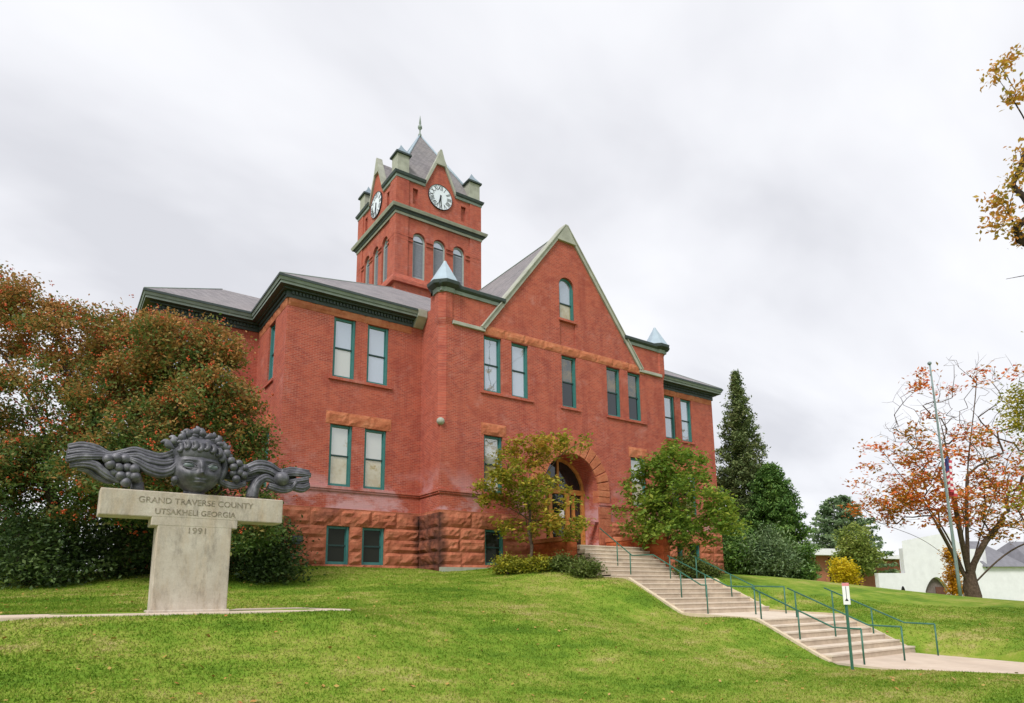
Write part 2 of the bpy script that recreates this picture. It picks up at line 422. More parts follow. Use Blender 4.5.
def grass_mat(name, blades=False):
    m = Mat(name, .9, .12)
    a = m.noise(.30, 5, .6); b = m.noise(1.6, 6, .72); c = m.noise(22, 4, .7)
    d_ = m.noise(1.0, 4, .6, stretch=(.16, .85, .0))
    f = m.math('ADD', m.math('ADD', m.math('MULTIPLY', a, .30), m.math('MULTIPLY', d_, .26)), m.math('ADD', m.math('MULTIPLY', b, .30), m.math('MULTIPLY', c, .14)))
    if blades: f = m.math('ADD', f, m.math('MULTIPLY', m.math('SUBTRACT', m.n('ShaderNodeNewGeometry').outputs['Random Per Island'], .5), .13))
    k = 1.0 if blades else .94
    col = m.ramp(f, [(q, tuple(v * k for v in cc)) for q, cc in ((.418, (.092, .180, .015)), (.482, (.158, .262, .024)), (.54, (.262, .315, .050)), (.59, (.37, .335, .12)), (.64, (.44, .375, .18)))])
    m.color(col)
    if blades:
        tr = m.n('ShaderNodeBsdfTranslucent'); m.l(col, tr.inputs[0]); x = m.n('ShaderNodeMixShader'); x.inputs[0].default_value = .35
        m.l(m.b.outputs[0], x.inputs[1]); m.l(tr.outputs[0], x.inputs[2]); m.l(x.outputs[0], m.t.nodes['Material Output'].inputs[0])
    else: m.bump(c, .5, .03)
    return m.m
GRASS = grass_mat('lawn_grass')
def coords(lo, hi, a, b, step, extra=()):
    near = np.arange(a, b + 1e-6, step)
    l = [a]; s = step
    while l[-1] > lo: s *= 1.25; l.append(l[-1] - s)
    r = [b]; s = step
    while r[-1] < hi: s *= 1.25; r.append(r[-1] + s)
    q = np.concatenate([l[1:], near, r[1:], extra]); return np.unique(np.round(q, 4))
gx = coords(-700, 900, -14, 60, .4, (STX0 - .02, STX0, STX1, STX1 + .02)); gy = coords(-700, 900, -3, 45, .4, (23.2, 23.22))
for v in (STX0, STX1):   # keep grid lines from crowding the stair edges
    gx = np.array([q for q in gx if not (abs(q - v) < .15 and abs(q - v) > .021)])
GX, GY = np.meshgrid(gx, gy)
GZ = terrain(GX, GY)
ins = (GX > STX0 - .001) & (GX < STX1 + .001) & (GY < 23.21)
stz = np.interp(GY, [p[0] for p in ST], [p[1] for p in ST])
GZ = np.where(ins & (GY > 9.4), np.minimum(GZ, stz) - .5, GZ)
pathm = ins & (GY <= 9.4)
GZ = np.where(pathm, stz - .06, GZ)
nx, ny = len(gx), len(gy)
V = np.stack([GX.ravel(), GY.ravel(), GZ.ravel()], 1)
idx = np.arange(nx * ny).reshape(ny, nx)
F = np.stack([idx[:-1, :-1], idx[:-1, 1:], idx[1:, 1:], idx[1:, :-1]], -1).reshape(-1, 4)
me = bpy.data.meshes.new('lawn_ground'); me.from_pydata(V.tolist(), [], F.tolist()); me.materials.append(GRASS)
me.polygons.foreach_set('use_smooth', [True] * len(F)); me.update()
go = bpy.data.objects.new('ground', me); COL.objects.link(go); tag(go, kind='structure')

# ------------------------------------------------------------------ stairs and walk
def flight(y0, z0, n, tread, rise, x0, x1, mb):
    """n risers going up in +Y; returns the y,z of the top edge"""
    y, z = y0, z0
    for k in range(n):
        mb.box(x0, x1, y, y + tread * (n - k) - .05, z - (.6 if k == 0 else .0) + (.0 if k == 0 else .001), z + rise - .045, 0)
        mb.box(x0 - .006, x1 + .006, y - .018, y + tread + .02, z + rise - .045, z + rise, 1)
        y += tread; z += rise
    return y, z
st = MB()
y, z = flight(9.95, -1.87, 6, .43, .178, STX0, STX1, st)
st.box(STX0, STX1, 12.56, 14.93, -1.4, -.806, 1)
st.hexa([(STX0, 12.555, -.9), (STX1, 12.555, -.9), (STX0, 14.93, -.9), (STX1, 14.93, -.9), (STX0, 12.555, -.80), (STX1, 12.555, -.80), (STX0, 14.93, -.705), (STX1, 14.93, -.705)], 1)
flight(14.9, -.70, 7, .4, .176, STX0, STX1, st)
st.box(STX0, STX1, 17.725, 18.55, -.2, .531, 1)
flight(18.5, .53, 8, .3, .183, 17.86, 21.64, st)
st.box(17.86, 21.64, 20.93, 24.9, .6, 1.994, 1)
so_ = st.build('stairs', [STEP, TREAD]); tag(so_, kind='structure')
kb = MB()
for xa, xb in ((STX0 - .15, STX0 - .004), (STX1 + .004, STX1 + .13)):
    for (ya, za), (yb, zb) in zip(ST[3:7], ST[4:8]):
        up = .045
        kb.hexa([(xa, ya, za - .4), (xb, ya, za - .4), (xa, yb, zb - .4), (xb, yb, zb - .4), (xa, ya, za + up), (xb, ya, za + up), (xa, yb, zb + up), (xb, yb, zb + up)])
tag(kb.build('kerb', KERB), kind='structure')
pw = MB()
ys = [9.96, 9, 8, 7, 6, 4, 2, -2, -8, -20]
for a, b in zip(ys[:-1], ys[1:]):
    pw.hexa([(STX0, b, st_z(b) - .4), (STX1 - .3, b, st_z(b) - .4), (STX0, a, st_z(a) - .4), (STX1 - .3, a, st_z(a) - .4), (STX0, b, st_z(b)), (STX1 - .3, b, st_z(b)), (STX0, a, st_z(a)), (STX1 - .3, a, st_z(a))])
tag(pw.build('path', PATHM), kind='structure')

# ------------------------------------------------------------------ courthouse
CH = empty('courthouse', (19.75, 25, 1.0), 'large red brick courthouse with clock tower, steep front gable and teal windows', 'courthouse')
def frame(O, U, N):
    """local (u, out, z) -> world"""
    def f(u, o, z): return (O[0] + U[0] * u + N[0] * o, O[1] + U[1] * u + N[1] * o, z)
    return f
def front(y): return frame((0, y), (1, 0), (0, -1))
def left(x): return frame((x, 0), (0, 1), (-1, 0))
def right(x): return frame((x, 0), (0, 1), (1, 0))
def back(y): return frame((0, y), (1, 0), (0, 1))
def arc_pts(uc, r, zs, n=10): return [(uc + r * math.cos(math.pi * k / n), zs + r * math.sin(math.pi * k / n)) for k in range(n, -1, -1)]
def wall(mb, f, u0, u1, zb, top, holes=(), depth=.22, breaks=(), m=0):
    """holes: (ua, ub, z0, z1, arched)"""
    tp = top if callable(top) else (lambda u: top)
    us = {u0, u1, *[b for b in breaks if u0 < b < u1]}
    for h in holes:
        us.add(h[0]); us.add(h[1])
        if h[4]:
            r = (h[1] - h[0]) / 2
            for p in arc_pts((h[0] + h[1]) / 2, r, h[3] - r): us.add(round(p[0], 6))
    us = sorted(us); us = [u for i, u in enumerate(us) if i == 0 or u - us[i - 1] > 1e-5]
    def htop(h, u):
        if not h[4]: return h[3]
        r = (h[1] - h[0]) / 2; c = (h[0] + h[1]) / 2
        return h[3] - r + math.sqrt(max(0, r * r - (u - c) ** 2))
    for a, b in zip(us[:-1], us[1:]):
        mid = (a + b) / 2
        hs = sorted([h for h in holes if h[0] < mid < h[1]], key=lambda h: h[2])
        la, lb = zb, zb
        for h in hs:
            mb.face([f(a, 0, la), f(b, 0, lb), f(b, 0, h[2]), f(a, 0, h[2])], m)
            la, lb = htop(h, a), htop(h, b)
            mb.face([f(a, 0, la), f(b, 0, lb), f(b, -depth, lb), f(a, -depth, la)], m)
        mb.face([f(a, 0, la), f(b, 0, lb), f(b, 0, tp(b)), f(a, 0, tp(a))], m)
    for h in holes:
        r = (h[1] - h[0]) / 2; zt = h[3] - (r if h[4] else 0)
        for u in (h[0], h[1]): mb.face([f(u, 0, h[2]), f(u, -depth, h[2]), f(u, -depth, zt), f(u, 0, zt)], m)
        mb.face([f(h[0], 0, h[2]), f(h[1], 0, h[2]), f(h[1], -depth, h[2]), f(h[0], -depth, h[2])], m)
def ubox(mb, f, u0, u1, o0, o1, z0, z1, m=0):
    mb.hexa([f(u0, o0, z0), f(u1, o0, z0), f(u0, o1, z0), f(u1, o1, z0), f(u0, o0, z1), f(u1, o0, z1), f(u0, o1, z1), f(u1, o1, z1)], m)
def window(f, u0, u1, z0, z1, arched=False, panes=(None, None), frame_m=None, rec=.2, rail=True, sill=None, louvre=False):
    fm = frame_m or TEAL
    mb = MB(); w = .10; r = (u1 - u0) / 2; zs = z1 - (r if arched else 0)
    ubox(mb, f, u0, u0 + w, -rec, -rec + .13, z0, zs); ubox(mb, f, u1 - w, u1, -rec, -rec + .13, z0, zs)
    ubox(mb, f, u0 + w, u1 - w, -rec, -rec + .085, z0, z0 + w * 1.15)
    uc = (u0 + u1) / 2
    if arched:
        A = arc_pts(uc, r, zs); B = arc_pts(uc, r - w, zs)
        for k in range(len(A) - 1):
            mb.prism([A[k], A[k + 1], B[k + 1], B[k]], -rec, -rec + .088, lambda a, b, h: f(a, h, b))
    else: ubox(mb, f, u0 + w, u1 - w, -rec, -rec + .087, z1 - w, z1)
    zm = (z0 + z1) / 2 if not arched else z0 + (zs - z0) * (.5 if not louvre else .97)
    if rail:   # meeting rail, plus the slimmer sash stiles inside the frame
        ubox(mb, f, u0 + w, u1 - w, -rec, -rec + .07, zm - .035, zm + .03, 1)
        if not louvre:
            s = .035
            for ua in (u0 + w, u1 - w - s): ubox(mb, f, ua, ua + s, -rec, -rec + .05, z0 + w, zs - (0 if arched else w))
    wo = mb.build('window', [fm, TEALD], CH)
    def pane(za, zb, mat, top_arc=False):
        p = MB(); o = -rec + .03
        if top_arc:
            pts = [(u0 + w * .6, za)] + arc_pts(uc, r - w * .6, zs) + [(u1 - w * .6, za)]
        else: pts = [(u0 + w * .6, za), (u0 + w * .6, zb), (u1 - w * .6, zb), (u1 - w * .6, za)]
        A3 = [Vector(f(a, o, b)) for a, b in pts]; no = Vector(f(0, 1, 0)) - Vector(f(0, 0, 0))
        if (A3[1] - A3[0]).cross(A3[-1] - A3[0]).dot(no) < 0: A3 = A3[::-1]
        p.face(A3)
        p.build('pane', mat, wo)
    pane(z0 + .04, zm, panes[0]); pane(zm, z1 - .04, panes[1], arched)
    if louvre:
        lv = MB(); n = 16
        for k in range(n):
            za = z0 + .1 + (zm - z0 - .15) * k / n
            lv.face([f(u0 + w, -rec + .035, za + .17), f(u1 - w, -rec + .035, za + .17), f(u1 - w, -rec + .08, za), f(u0 + w, -rec + .08, za)])
        lv.build('louvre', LOUVRE, wo)
    # closes the reveal behind the sash
    bk = MB(); ubox(bk, f, u0 - .05, u1 + .05, -rec - .09, -rec - .04, z0 - .05, z1 + .05); 
    bk.build('window_back', DARKIN, wo)
    if sill:
        sm = MB(); ubox(sm, f, sill[0], sill[1], -rec, .075, z0 - .13, z0 - .003)
        sm.build('sill', TRIMSTONE if sill[2:] else BRICK, wo, bevel=.01)
    return wo

ZB = 3.37      # top of the stone basement
UP = (8.8, 11.4); LO = (4.31, 6.83); BA = (1.22, 2.72)
mir = lambda a: tuple(39.5 - q for q in a[::-1])
LWc = [(8.69, 9.63), (10.16, 11.12)]
RWc = [mir(c) for c in LWc][::-1]
PVu = [(14.88, 15.83), (16.38, 17.34), (19.33, 20.27), (22.27, 23.22), (23.76, 24.71)]
PVl = [(14.88, 15.85), (23.72, 24.82)]
PY = 23.25
AC, AR, AZ = 19.75, 1.63, 6.53       # entrance arch: centre, inner radius, crown
def H_(cols, zs, arch=False): return [(a, b, zs[0], zs[1], arch) for a, b in cols]
WT = 11.9
walls = MB()
holesL = H_(LWc, UP) + H_(LWc, LO); holesR = H_(RWc, UP) + H_(RWc, LO)
wall(walls, front(25), 6.78, 12.74, ZB, WT, holesL)
wall(walls, front(25), 26.72, 32.78, ZB, WT, holesR)
RET = [(26.66, 27.58)]
wall(walls, left(6.78), 25, 29.35, ZB, WT, H_(RET, UP) + H_(RET, LO))
wall(walls, right(32.78), 25, 29.35, ZB, WT)
FLc = [(3.25, 4.2), (4.75, 5.7)]
wall(walls, front(29.35), 2.6, 6.78, ZB, WT, H_(FLc, UP) + H_(FLc, LO))
wall(walls, front(29.35), 32.78, 36.9, ZB, WT)
SDc = [(31.0, 32.0), (33.2, 34.2)]
wall(walls, left(2.6), 29.35, 35.4, ZB, WT, H_(SDc, UP) + H_(SDc, LO)); wall(walls, right(36.9), 29.35, 35.4, ZB, WT)
wall(walls, back(35.4), 2.6, 6.78, ZB, WT); wall(walls, back(35.4), 32.78, 36.9, ZB, WT)
wall(walls, left(6.78), 35.4, 54, ZB, WT); wall(walls, right(32.78), 35.4, 54, ZB, WT); wall(walls, back(54), 6.78, 32.78, ZB, WT)
GS, GAP, GXC = 1.325, 18.22, 19.78
gtop = lambda u: max(13.0, GAP - .12 - GS * abs(u - GXC))
GW = (19.28, 20.26, 13.27, 15.5, True)
CH_ = .25; ZC = 7.12
for s, xa in ((1, 12.74), (-1, 26.72)):
    fs_ = left(xa) if s > 0 else right(xa)
    ua, ub = sorted((xa, xa + s * CH_))
    wall(walls, front(PY), ua, ub, ZB, ZC); wall(walls, fs_, PY, PY + CH_, ZB, ZC); wall(walls, fs_, PY + CH_, PY + 1.0, ZB, 13.0); wall(walls, fs_, PY + 1.0, 25, ZB, 12.4)
    walls.face([(xa, PY + CH_, ZC), (xa + s * CH_, PY, ZC), (xa + s * CH_, PY, 13), (xa, PY + CH_, 13)])
    walls.face([(xa, PY, ZC), (xa + s * CH_, PY, ZC), (xa, PY + CH_, ZC)])
wall(walls, front(PY), 12.74 + CH_, 26.72 - CH_, ZB, gtop, H_(PVu, UP) + H_(PVl, LO) + [(AC - AR, AC + AR, ZB, AZ, True), GW, (GW[0], GW[1], 11.88, 13.12, False)], .24,
     breaks=(GXC, GXC - (GAP - .12 - 13) / GS, GXC + (GAP - .12 - 13) / GS))
for s, xa in ((1, 12.74), (-1, 26.72)):
    walls.face([(xa, PY + 1.0, 12.2), (xa + s * 1.9, 26.3, 12.2), (xa + s * 1.9, 26.3, 13.36), (xa, PY + 1.0, 13.3)])
walls.face([(GW[0], PY + .07, 11.88), (GW[1], PY + .07, 11.88), (GW[1], PY + .07, 13.12), (GW[0], PY + .07, 13.12)])
walls.build('brick_wall', BRICK, CH)

# windows ---------------------------------------------------------------
sky2 = (G_SKY, G_SKY)
for i, (a, b) in enumerate(LWc):
    window(front(25), a, b, *UP, panes=sky2 if i else (G_BLIND, G_SKY), sill=(8.53, 11.3) if i == 0 else None)
    window(front(25), a, b, *LO, panes=(G_WARM, G_BLIND))
for a, b in RWc:
    window(front(25), a, b, *UP, panes=(G_SKY, G_SKY), sill=(a - .12, b + .12))
    window(front(25), a, b, *LO, panes=(G_WARM, G_BLIND))
for zz_, pn in ((UP, (G_SKY, G_SKY)), (LO, (G_WARM, G_BLIND))):
    for a, b in RET: window(left(6.78), a, b, *zz_, panes=pn, sill=(a - .15, b + .15))
    for a, b in FLc: window(front(29.35), a, b, *zz_, panes=pn)
    for a, b in SDc: window(left(2.6), a, b, *zz_, panes=pn)
pn5 = [(G_SKY, G_SKY), (G_SKY, G_SKY), (G_DARK, G_MIX), (G_DARK, G_MIX), (G_DARK, G_MIX)]
sl5 = [(14.7, 17.58), None, (19.2, 20.42), (22.16, 25.0), None]
for (a, b), p, s in zip(PVu, pn5, sl5): window(front(PY), a, b, *UP, panes=p, sill=s, rec=.22)
for (a, b) in PVl: window(front(PY), a, b, *LO, panes=(G_WARM, G_BLIND), rec=.22)
window(front(PY), *GW[:4], True, (G_WARM, G_SKY), rec=.22, sill=(19.2, 20.34))
# stone basement --------------------------------------------------------
rng = random.Random(5)
def rock(mb, f, u0, u1, z0, z1, out0=.06, bulge=.085):
    nu = max(3, int((u1 - u0) / .13)); nz_ = max(3, int((z1 - z0) / .11)); g = {}
    du = rng.random() * 50
    for i in range(nu + 1):
        for j in range(nz_ + 1):
            a = i / nu; b = j / nz_
            e = min(1, min(a, 1 - a) * (u1 - u0) / .09) * min(1, min(b, 1 - b) * (z1 - z0) / .08)
            u = u0 + (u1 - u0) * a; z_ = z0 + (z1 - z0) * b
            n_ = mnoise.fractal(Vector((u * 2.6 + du, z_ * 4.2, du)), 1, 2, 4)
            o = out0 + (bulge * (.75 + .9 * n_) if e > 0 else 0) * e
            g[i, j] = mb.vert(f(u, max(out0, o), z_))
    for i in range(nu):
        for j in range(nz_):
            mb.f.append((g[i, j], g[i + 1, j], g[i + 1, j + 1], g[i, j + 1])); mb.m.append(0); mb.sm.append(False)
    for (i0, j0, i1, j1) in ((0, 0, nu, 0), (0, nz_, nu, nz_), (0, 0, 0, nz_), (nu, 0, nu, nz_)):
        p = [mb.v[g[i0, j0]], mb.v[g[i1, j1]]]
        if i0 == i1: q = [f(u0 if i0 == 0 else u1, -.1, z0), f(u0 if i0 == 0 else u1, -.1, z1)]
        else: q = [f(u0, -.1, z0 if j0 == 0 else z1), f(u1, -.1, z0 if j0 == 0 else z1)]
        mb.face([p[0], p[1], q[1], q[0]])
COURSES = [(2.72, 3.37), (2.25, 2.72), (1.72, 2.25), (1.22, 1.72), (.55, 1.22)]
def stone_base(mb, f, u0, u1, holes=()):
    for (z0, z1) in COURSES:
        cut = sorted([h for h in holes if h[2] < z1 - .01 and h[3] > z0 + .01])
        a = u0
        segs = []
        for h in cut: segs.append((a, h[0])); a = h[1]
        segs.append((a, u1))
        for (s0, s1) in segs:
            if s1 - s0 < .05: continue
            n = max(1, round((s1 - s0) / rng.uniform(.75, 1.5))); c = [s0] + sorted(s0 + (s1 - s0) * (k + rng.uniform(-.2, .2)) / n for k in range(1, n)) + [s1]
            for p, q in zip(c[:-1], c[1:]): rock(mb, f, p + .006, q - .006, z0 + .006, z1 - .006)
    # joints behind the blocks
    wall(mb, lambda u, o, z_: f(u, o + .05, z_), u0, u1, .5, ZB, holes, .27)
sb = MB()
hb = lambda cols: [(a, b, BA[0], BA[1], False) for a, b in cols]
stone_base(sb, front(25), 6.7, 12.73, hb(LWc)); stone_base(sb, front(25), 26.74, 32.86, hb(RWc))
stone_base(sb, left(6.78), 24.92, 29.3, hb(RET)); stone_base(sb, right(32.78), 24.92, 29.35)
stone_base(sb, front(29.35), 2.5, 6.7, hb(FLc)); stone_base(sb, left(2.6), 29.3, 35.4)
stone_base(sb, front(PY), 12.66, AC - AR - .75, hb([PVl[0]])); stone_base(sb, front(PY), AC + AR + .75, 26.8, hb([(23.72, 24.67)]))
stone_base(sb, left(12.74), PY - .08, 24.92); stone_base(sb, right(26.72), PY - .08, 24.92)
stone_base(sb, front(29.35), 32.78, 36.9)
for f, u0, u1 in ((front(25), 6.7, 12.7), (front(25), 26.76, 32.86), (left(6.78), 25, 29.3), (front(PY), 12.66, AC - AR - .75), (front(PY), AC + AR + .75, 26.8), (left(12.74), PY, 24.9), (front(29.35), 2.5, 6.7)):
    ubox(sb, f, u0, u1, .002, .06, ZB - .004, ZB + .05)
# plain jamb stones beside the doorway, below the arch
for s in (-1, 1):
    xa, xb = sorted((AC + s * AR, AC + s * (AR + .75)))
    ubox(sb, front(PY), xa, xb, -.0, .10, 1.9, 2.9); ubox(sb, front(PY), xa, xb, 0, .085, 2.91, 3.55); ubox(sb, front(PY), xa, xb, 0, .095, 3.56, 4.1)
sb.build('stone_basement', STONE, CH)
for a, b in LWc: window(front(25), a, b, *BA, panes=(G_BASE, G_BASE), rec=.16)
for a, b in RWc: window(front(25), a, b, *BA, panes=(G_BASE, G_BASE), rec=.16)
for a, b in [PVl[0], (23.72, 24.67)]: window(front(PY), a, b, *BA, panes=(G_BASE, G_BASE), rec=.16)
for a, b in RET: window(left(6.78), a, b, *BA, panes=(G_BASE, G_BASE), rec=.16)
# belt course -----------------------------------------------------------
for f, u0, u1 in ((front(25), 6.7, 12.69), (front(25), 26.77, 32.86), (left(6.78), 25, 29.35), (front(29.35), 2.52, 6.69), (front(PY), 12.66, AC - AR - .02), (front(PY), AC + AR + .02, 26.8), (left(12.74), PY, 24.99), (right(26.72), PY, 24.99), (right(32.78), 25, 29.35), (left(2.6), 29.35, 35.4)):
    bc = MB(); ubox(bc, f, u0, u1, .001, .085, 4.17, 4.29); ubox(bc, f, u0, u1, .001, .05, 4.09, 4.168)
    bc.build('belt_course', BRICK, CH, bevel=.012)
# rough stone lintels and bands -----------------------------------------
def band(f, u0, u1, z0, z1, k=.6):
    lt = MB()
    n = max(1, round((u1 - u0) / 1.1))
    for i in range(n): rock(lt, f, u0 + (u1 - u0) * i / n, u0 + (u1 - u0) * (i + 1) / n - .004, z0, z1, .012, .04)
    lt.build('stone_lintel', TRIMSTONE, CH)
band(front(25), 8.5, 11.33, LO[1] + .005, 7.35); band(front(25), *mir((8.5, 11.33)), LO[1] + .005, 7.35)
band(front(25), 6.8, 12.2, UP[1] + .01, 11.84); band(front(25), 27.3, 32.76, UP[1] + .01, 11.84)
band(left(6.78), 26.5, 27.75, LO[1] + .005, 7.35); band(left(6.78), 25.0, 29.3, UP[1] + .01, 11.84)
band(front(PY), 14.9, 25.0, UP[1] + .04, 11.86)
band(front(PY), 14.73, 16.05, LO[1] + .005, 7.36); band(front(PY), 23.6, 24.95, LO[1] + .005, 7.36)
band(front(29.35), 3.0, 5.9, LO[1] + .005, 7.35)
# entrance arch ---------------------------------------------------------
ar = MB(); n = 15; zs = AZ - AR; Ro = AR + .73
for k in range(n):
    a0 = math.pi * k / n + .012; a1 = math.pi * (k + 1) / n - .012
    o = .07 + .03 * rng.random()
    pts = [(AC + r * math.cos(a), zs + r * math.sin(a)) for r, a in ((AR, a0), (Ro, a0), (Ro, (a0 + a1) / 2), (Ro, a1), (AR, a1), (AR, (a0 + a1) / 2))]
    ar.prism(pts, -.35, o, lambda a, b, h: front(PY)(a, h, b))
for s in (-1, 1):
    for k, (za, zb) in enumerate(((4.3, 4.6), (4.603, zs + .005))):
        xa, xb = sorted((AC + s * (AR - .004 - .002 * k), AC + s * (Ro - .002 * k))); ubox(ar, front(PY), xa, xb, -.35, .08 + .02 * k, za, zb)
ar.build('entrance_arch', TRIMSTONE, CH, bevel=.02)
pr = MB()   # porch recess
for s in (-1, 1):
    x = AC + s * (AR + .003); pr.face([(x, PY + .02, 1.9), (x, PY + 1.3, 1.9), (x, PY + 1.3, zs), (x, PY + .02, zs)])
A = arc_pts(AC, AR + .003, zs, 14)
for p, q in zip(A[:-1], A[1:]): pr.face([(p[0], PY + .1, p[1]), (q[0], PY + .1, q[1]), (q[0], PY + 1.3, q[1]), (p[0], PY + 1.3, p[1])])
pr.build('porch_recess', BRICK, CH)
DYY = PY + 1.05; fd = front(DYY)
dm = MB()
for xa in (AC - AR + .01, AC - .62, AC + .45, AC + AR - .22): ubox(dm, fd, xa, xa + .21, -.1, .1, 2.0, 4.75)
for xa in (AC + .86, AC - 1.05): ubox(dm, fd, xa, xa + .14, -.1, .09, 2.0, 4.7)
ubox(dm, fd, AC - AR, AC + AR, -.1, .12, 4.75, 5.0); ubox(dm, fd, AC - AR, AC + AR, -.1, .07, 2.0, 2.3)
for a, b in zip(arc_pts(AC, AR - .01, zs, 14)[:-1], arc_pts(AC, AR - .01, zs, 14)[1:]):
    s0 = (AR - .16) / (AR - .01)
    dm.prism([a, b, (AC + (b[0] - AC) * s0, zs + (b[1] - zs) * s0), (AC + (a[0] - AC) * s0, zs + (a[1] - zs) * s0)], -.1, .1, lambda u, z_, h: fd(u, h, z_))
ubox(dm, fd, AC - .05, AC + .05, -.08, .08, 5.0, zs + AR - .15)
door = dm.build('entrance_door', WOOD, CH, bevel=.012)
dg = MB(); dg.face([fd(AC - AR + .02, -.02, 2.05), fd(AC + AR - .02, -.02, 2.05), fd(AC + AR - .02, -.02, zs)] + [fd(a, -.02, b) for a, b in reversed(arc_pts(AC, AR - .02, zs, 14))] + [fd(AC - AR + .02, -.02, zs)])
dg.build('door_glass', G_DARK, door)
nt_ = MB(); ubox(nt_, fd, AC + .08, AC + .38, .0, .012, 3.62, 3.98); nt_.build('notice', WHITE, door)
# sweeping mouldings ----------------------------------------------------
def sweep(mb, path, prof, closed=False):
    """path: 2-D points, outside to the right of travel; prof: (out, z, mat of the face that starts here)"""
    n = len(path); P = [Vector(p) for p in path]; off = []
    for i in range(n):
        d = []
        if closed or i > 0: d.append((P[i] - P[i - 1]).normalized())
        if closed or i < n - 1: d.append((P[(i + 1) % n] - P[i]).normalized())
        nr = [Vector((q.y, -q.x)) for q in d]
        if len(nr) == 1: off.append(nr[0])
        else:
            b = (nr[0] + nr[1]).normalized(); off.append(b / max(.25, b.dot(nr[0])))
    ring = [[(P[i].x + off[i].x * o, P[i].y + off[i].y * o, z_) for o, z_, _ in prof] for i in range(n)]
    for i in range(n if closed else n - 1):
        A, B = ring[i], ring[(i + 1) % n]
        for k in range(len(prof) - 1): mb.face([A[k], B[k], B[k + 1], A[k + 1]], prof[k][2])
    if not closed:
        for R in (ring[0], ring[-1]): mb.face(R, 0)
def dentils(mb, f, u0, u1, z0, z1, o0, o1, step=.2, w=.1, m=0):
    k = u0
    while k < u1: ubox(mb, f, k, k + w, o0, o1, z0, z1, m); k += step
EP = [(0, 11.72, 0), (.06, 11.72, 0), (.06, 12.0, 0), (.22, 12.0, 0), (.22, 12.06, 0), (.42, 12.09, 1), (.42, 12.2, 0), (.46, 12.2, 1), (.50, 12.32, 0), (.53, 12.32, 0), (.53, 12.42, 0), (.3, 12.45, 0), (0, 12.5, 0)]
# travel so that the outside of the building lies to the right
for path, den in (([(6.78, 54), (6.78, 35.4), (2.6, 35.4), (2.6, 29.35), (6.78, 29.35), (6.78, 25), (12.25, 25)], ((front(25), 6.9, 12.2), (left(6.78), 25.1, 29), (front(29.35), 2.7, 6.5))),
                  ([(27.2, 25), (32.78, 25), (32.78, 29.35), (36.9, 29.35), (36.9, 35.4), (32.78, 35.4), (32.78, 54)], ((front(25), 27.3, 32.7),))):
    cn = MB(); sweep(cn, path, EP)
    co_ = cn.build('eaves_cornice', [CORN_D, CORN_L], CH)
    for f, u0, u1 in den:
        dn_ = MB(); dentils(dn_, f, u0, u1, 11.86, 11.99, .061, .13, .14, .085); dn_.build('dentil_band', CORN_D, co_)
for f, u0, u1 in ((front(25), 12.26, 12.73), (front(25), 26.73, 27.19)):
    cn = MB(); cn.prism([(0, 11.72), (.08, 11.72), (.5, 12.12), (.5, 12.46), (0, 12.52)], u0, u1, lambda o, z_, h: f(h, o, z_)); cn.build('eaves_kneeler', COPING, CH, bevel=.02)
PP = [(0, 12.93, 1), (.06, 12.93, 1), (.07, 13.08, 0), (.12, 13.10, 0), (.18, 13.16, 0), (.20, 13.28, 0), (.14, 13.33, 0), (-.3, 13.38, 0)]
xl = GXC - (GAP - 13.15) / GS; xr = GXC + (GAP - 13.15) / GS
for path in ([(12.74, PY + .7), (12.74, PY), (xl + .02, PY)], [(xr - .02, PY), (26.72, PY), (26.72, PY + .7)]):
    pc = MB(); sweep(pc, path, PP); pc.build('parapet_cornice', [CORN_D, CORN_L], CH)
# corner turrets --------------------------------------------------------
for tx, sgn in ((13.08, -1), (26.38, 1)):
    tc_ = Vector((tx, PY + .34, 0)); t = MB(); R = .435
    ang = [math.pi / 8 + k * math.pi / 4 for k in range(8)]
    def ring_(r, z_): return [(tc_.x + r * math.cos(a), tc_.y + r * math.sin(a), z_) for a in ang]
    def loft(mb, levels):
        for (r0, z0, mm), (r1, z1, _) in zip(levels[:-1], levels[1:]):
            A, B = ring_(r0, z0), ring_(r1, z1)
            for k in range(8):
                j = (k + 1) % 8; mb.face([A[k], A[j], B[j], B[k]], mm)
    loft(t, [(.30, 11.2, 0), (R, 11.75, 0), (R, 13.0, 0)])
    to = t.build('corner_turret', BRICK, CH)
    c = MB(); loft(c, [(R, 12.90, 1), (R + .06, 12.90, 1), (R + .10, 13.08, 0), (R + .2, 13.12, 0), (R + .33, 13.2, 0), (R + .36, 13.34, 0), (R + .22, 13.41, 0), (.3, 13.44, 0)]); c.build('turret_cornice', [CORN_D, CORN_L], to)
    c = MB(); loft(c, [(R + .27, 13.38, 0), (R + .24, 13.44, 0), (.09, 14.44, 0), (.075, 14.5, 0), (.0, 14.56, 0)]); c.build('turret_cap', CAPBLUE, to)
    xc = tx - sgn * -.34 if False else (12.74 if sgn < 0 else 26.72)
    bs = MB(); bs.sphere((xc - sgn * .02, PY + .03, 7.12), .17, 14, 9, sc=(1, 1, .95)); bs.build('turret_boss', COPING, to)
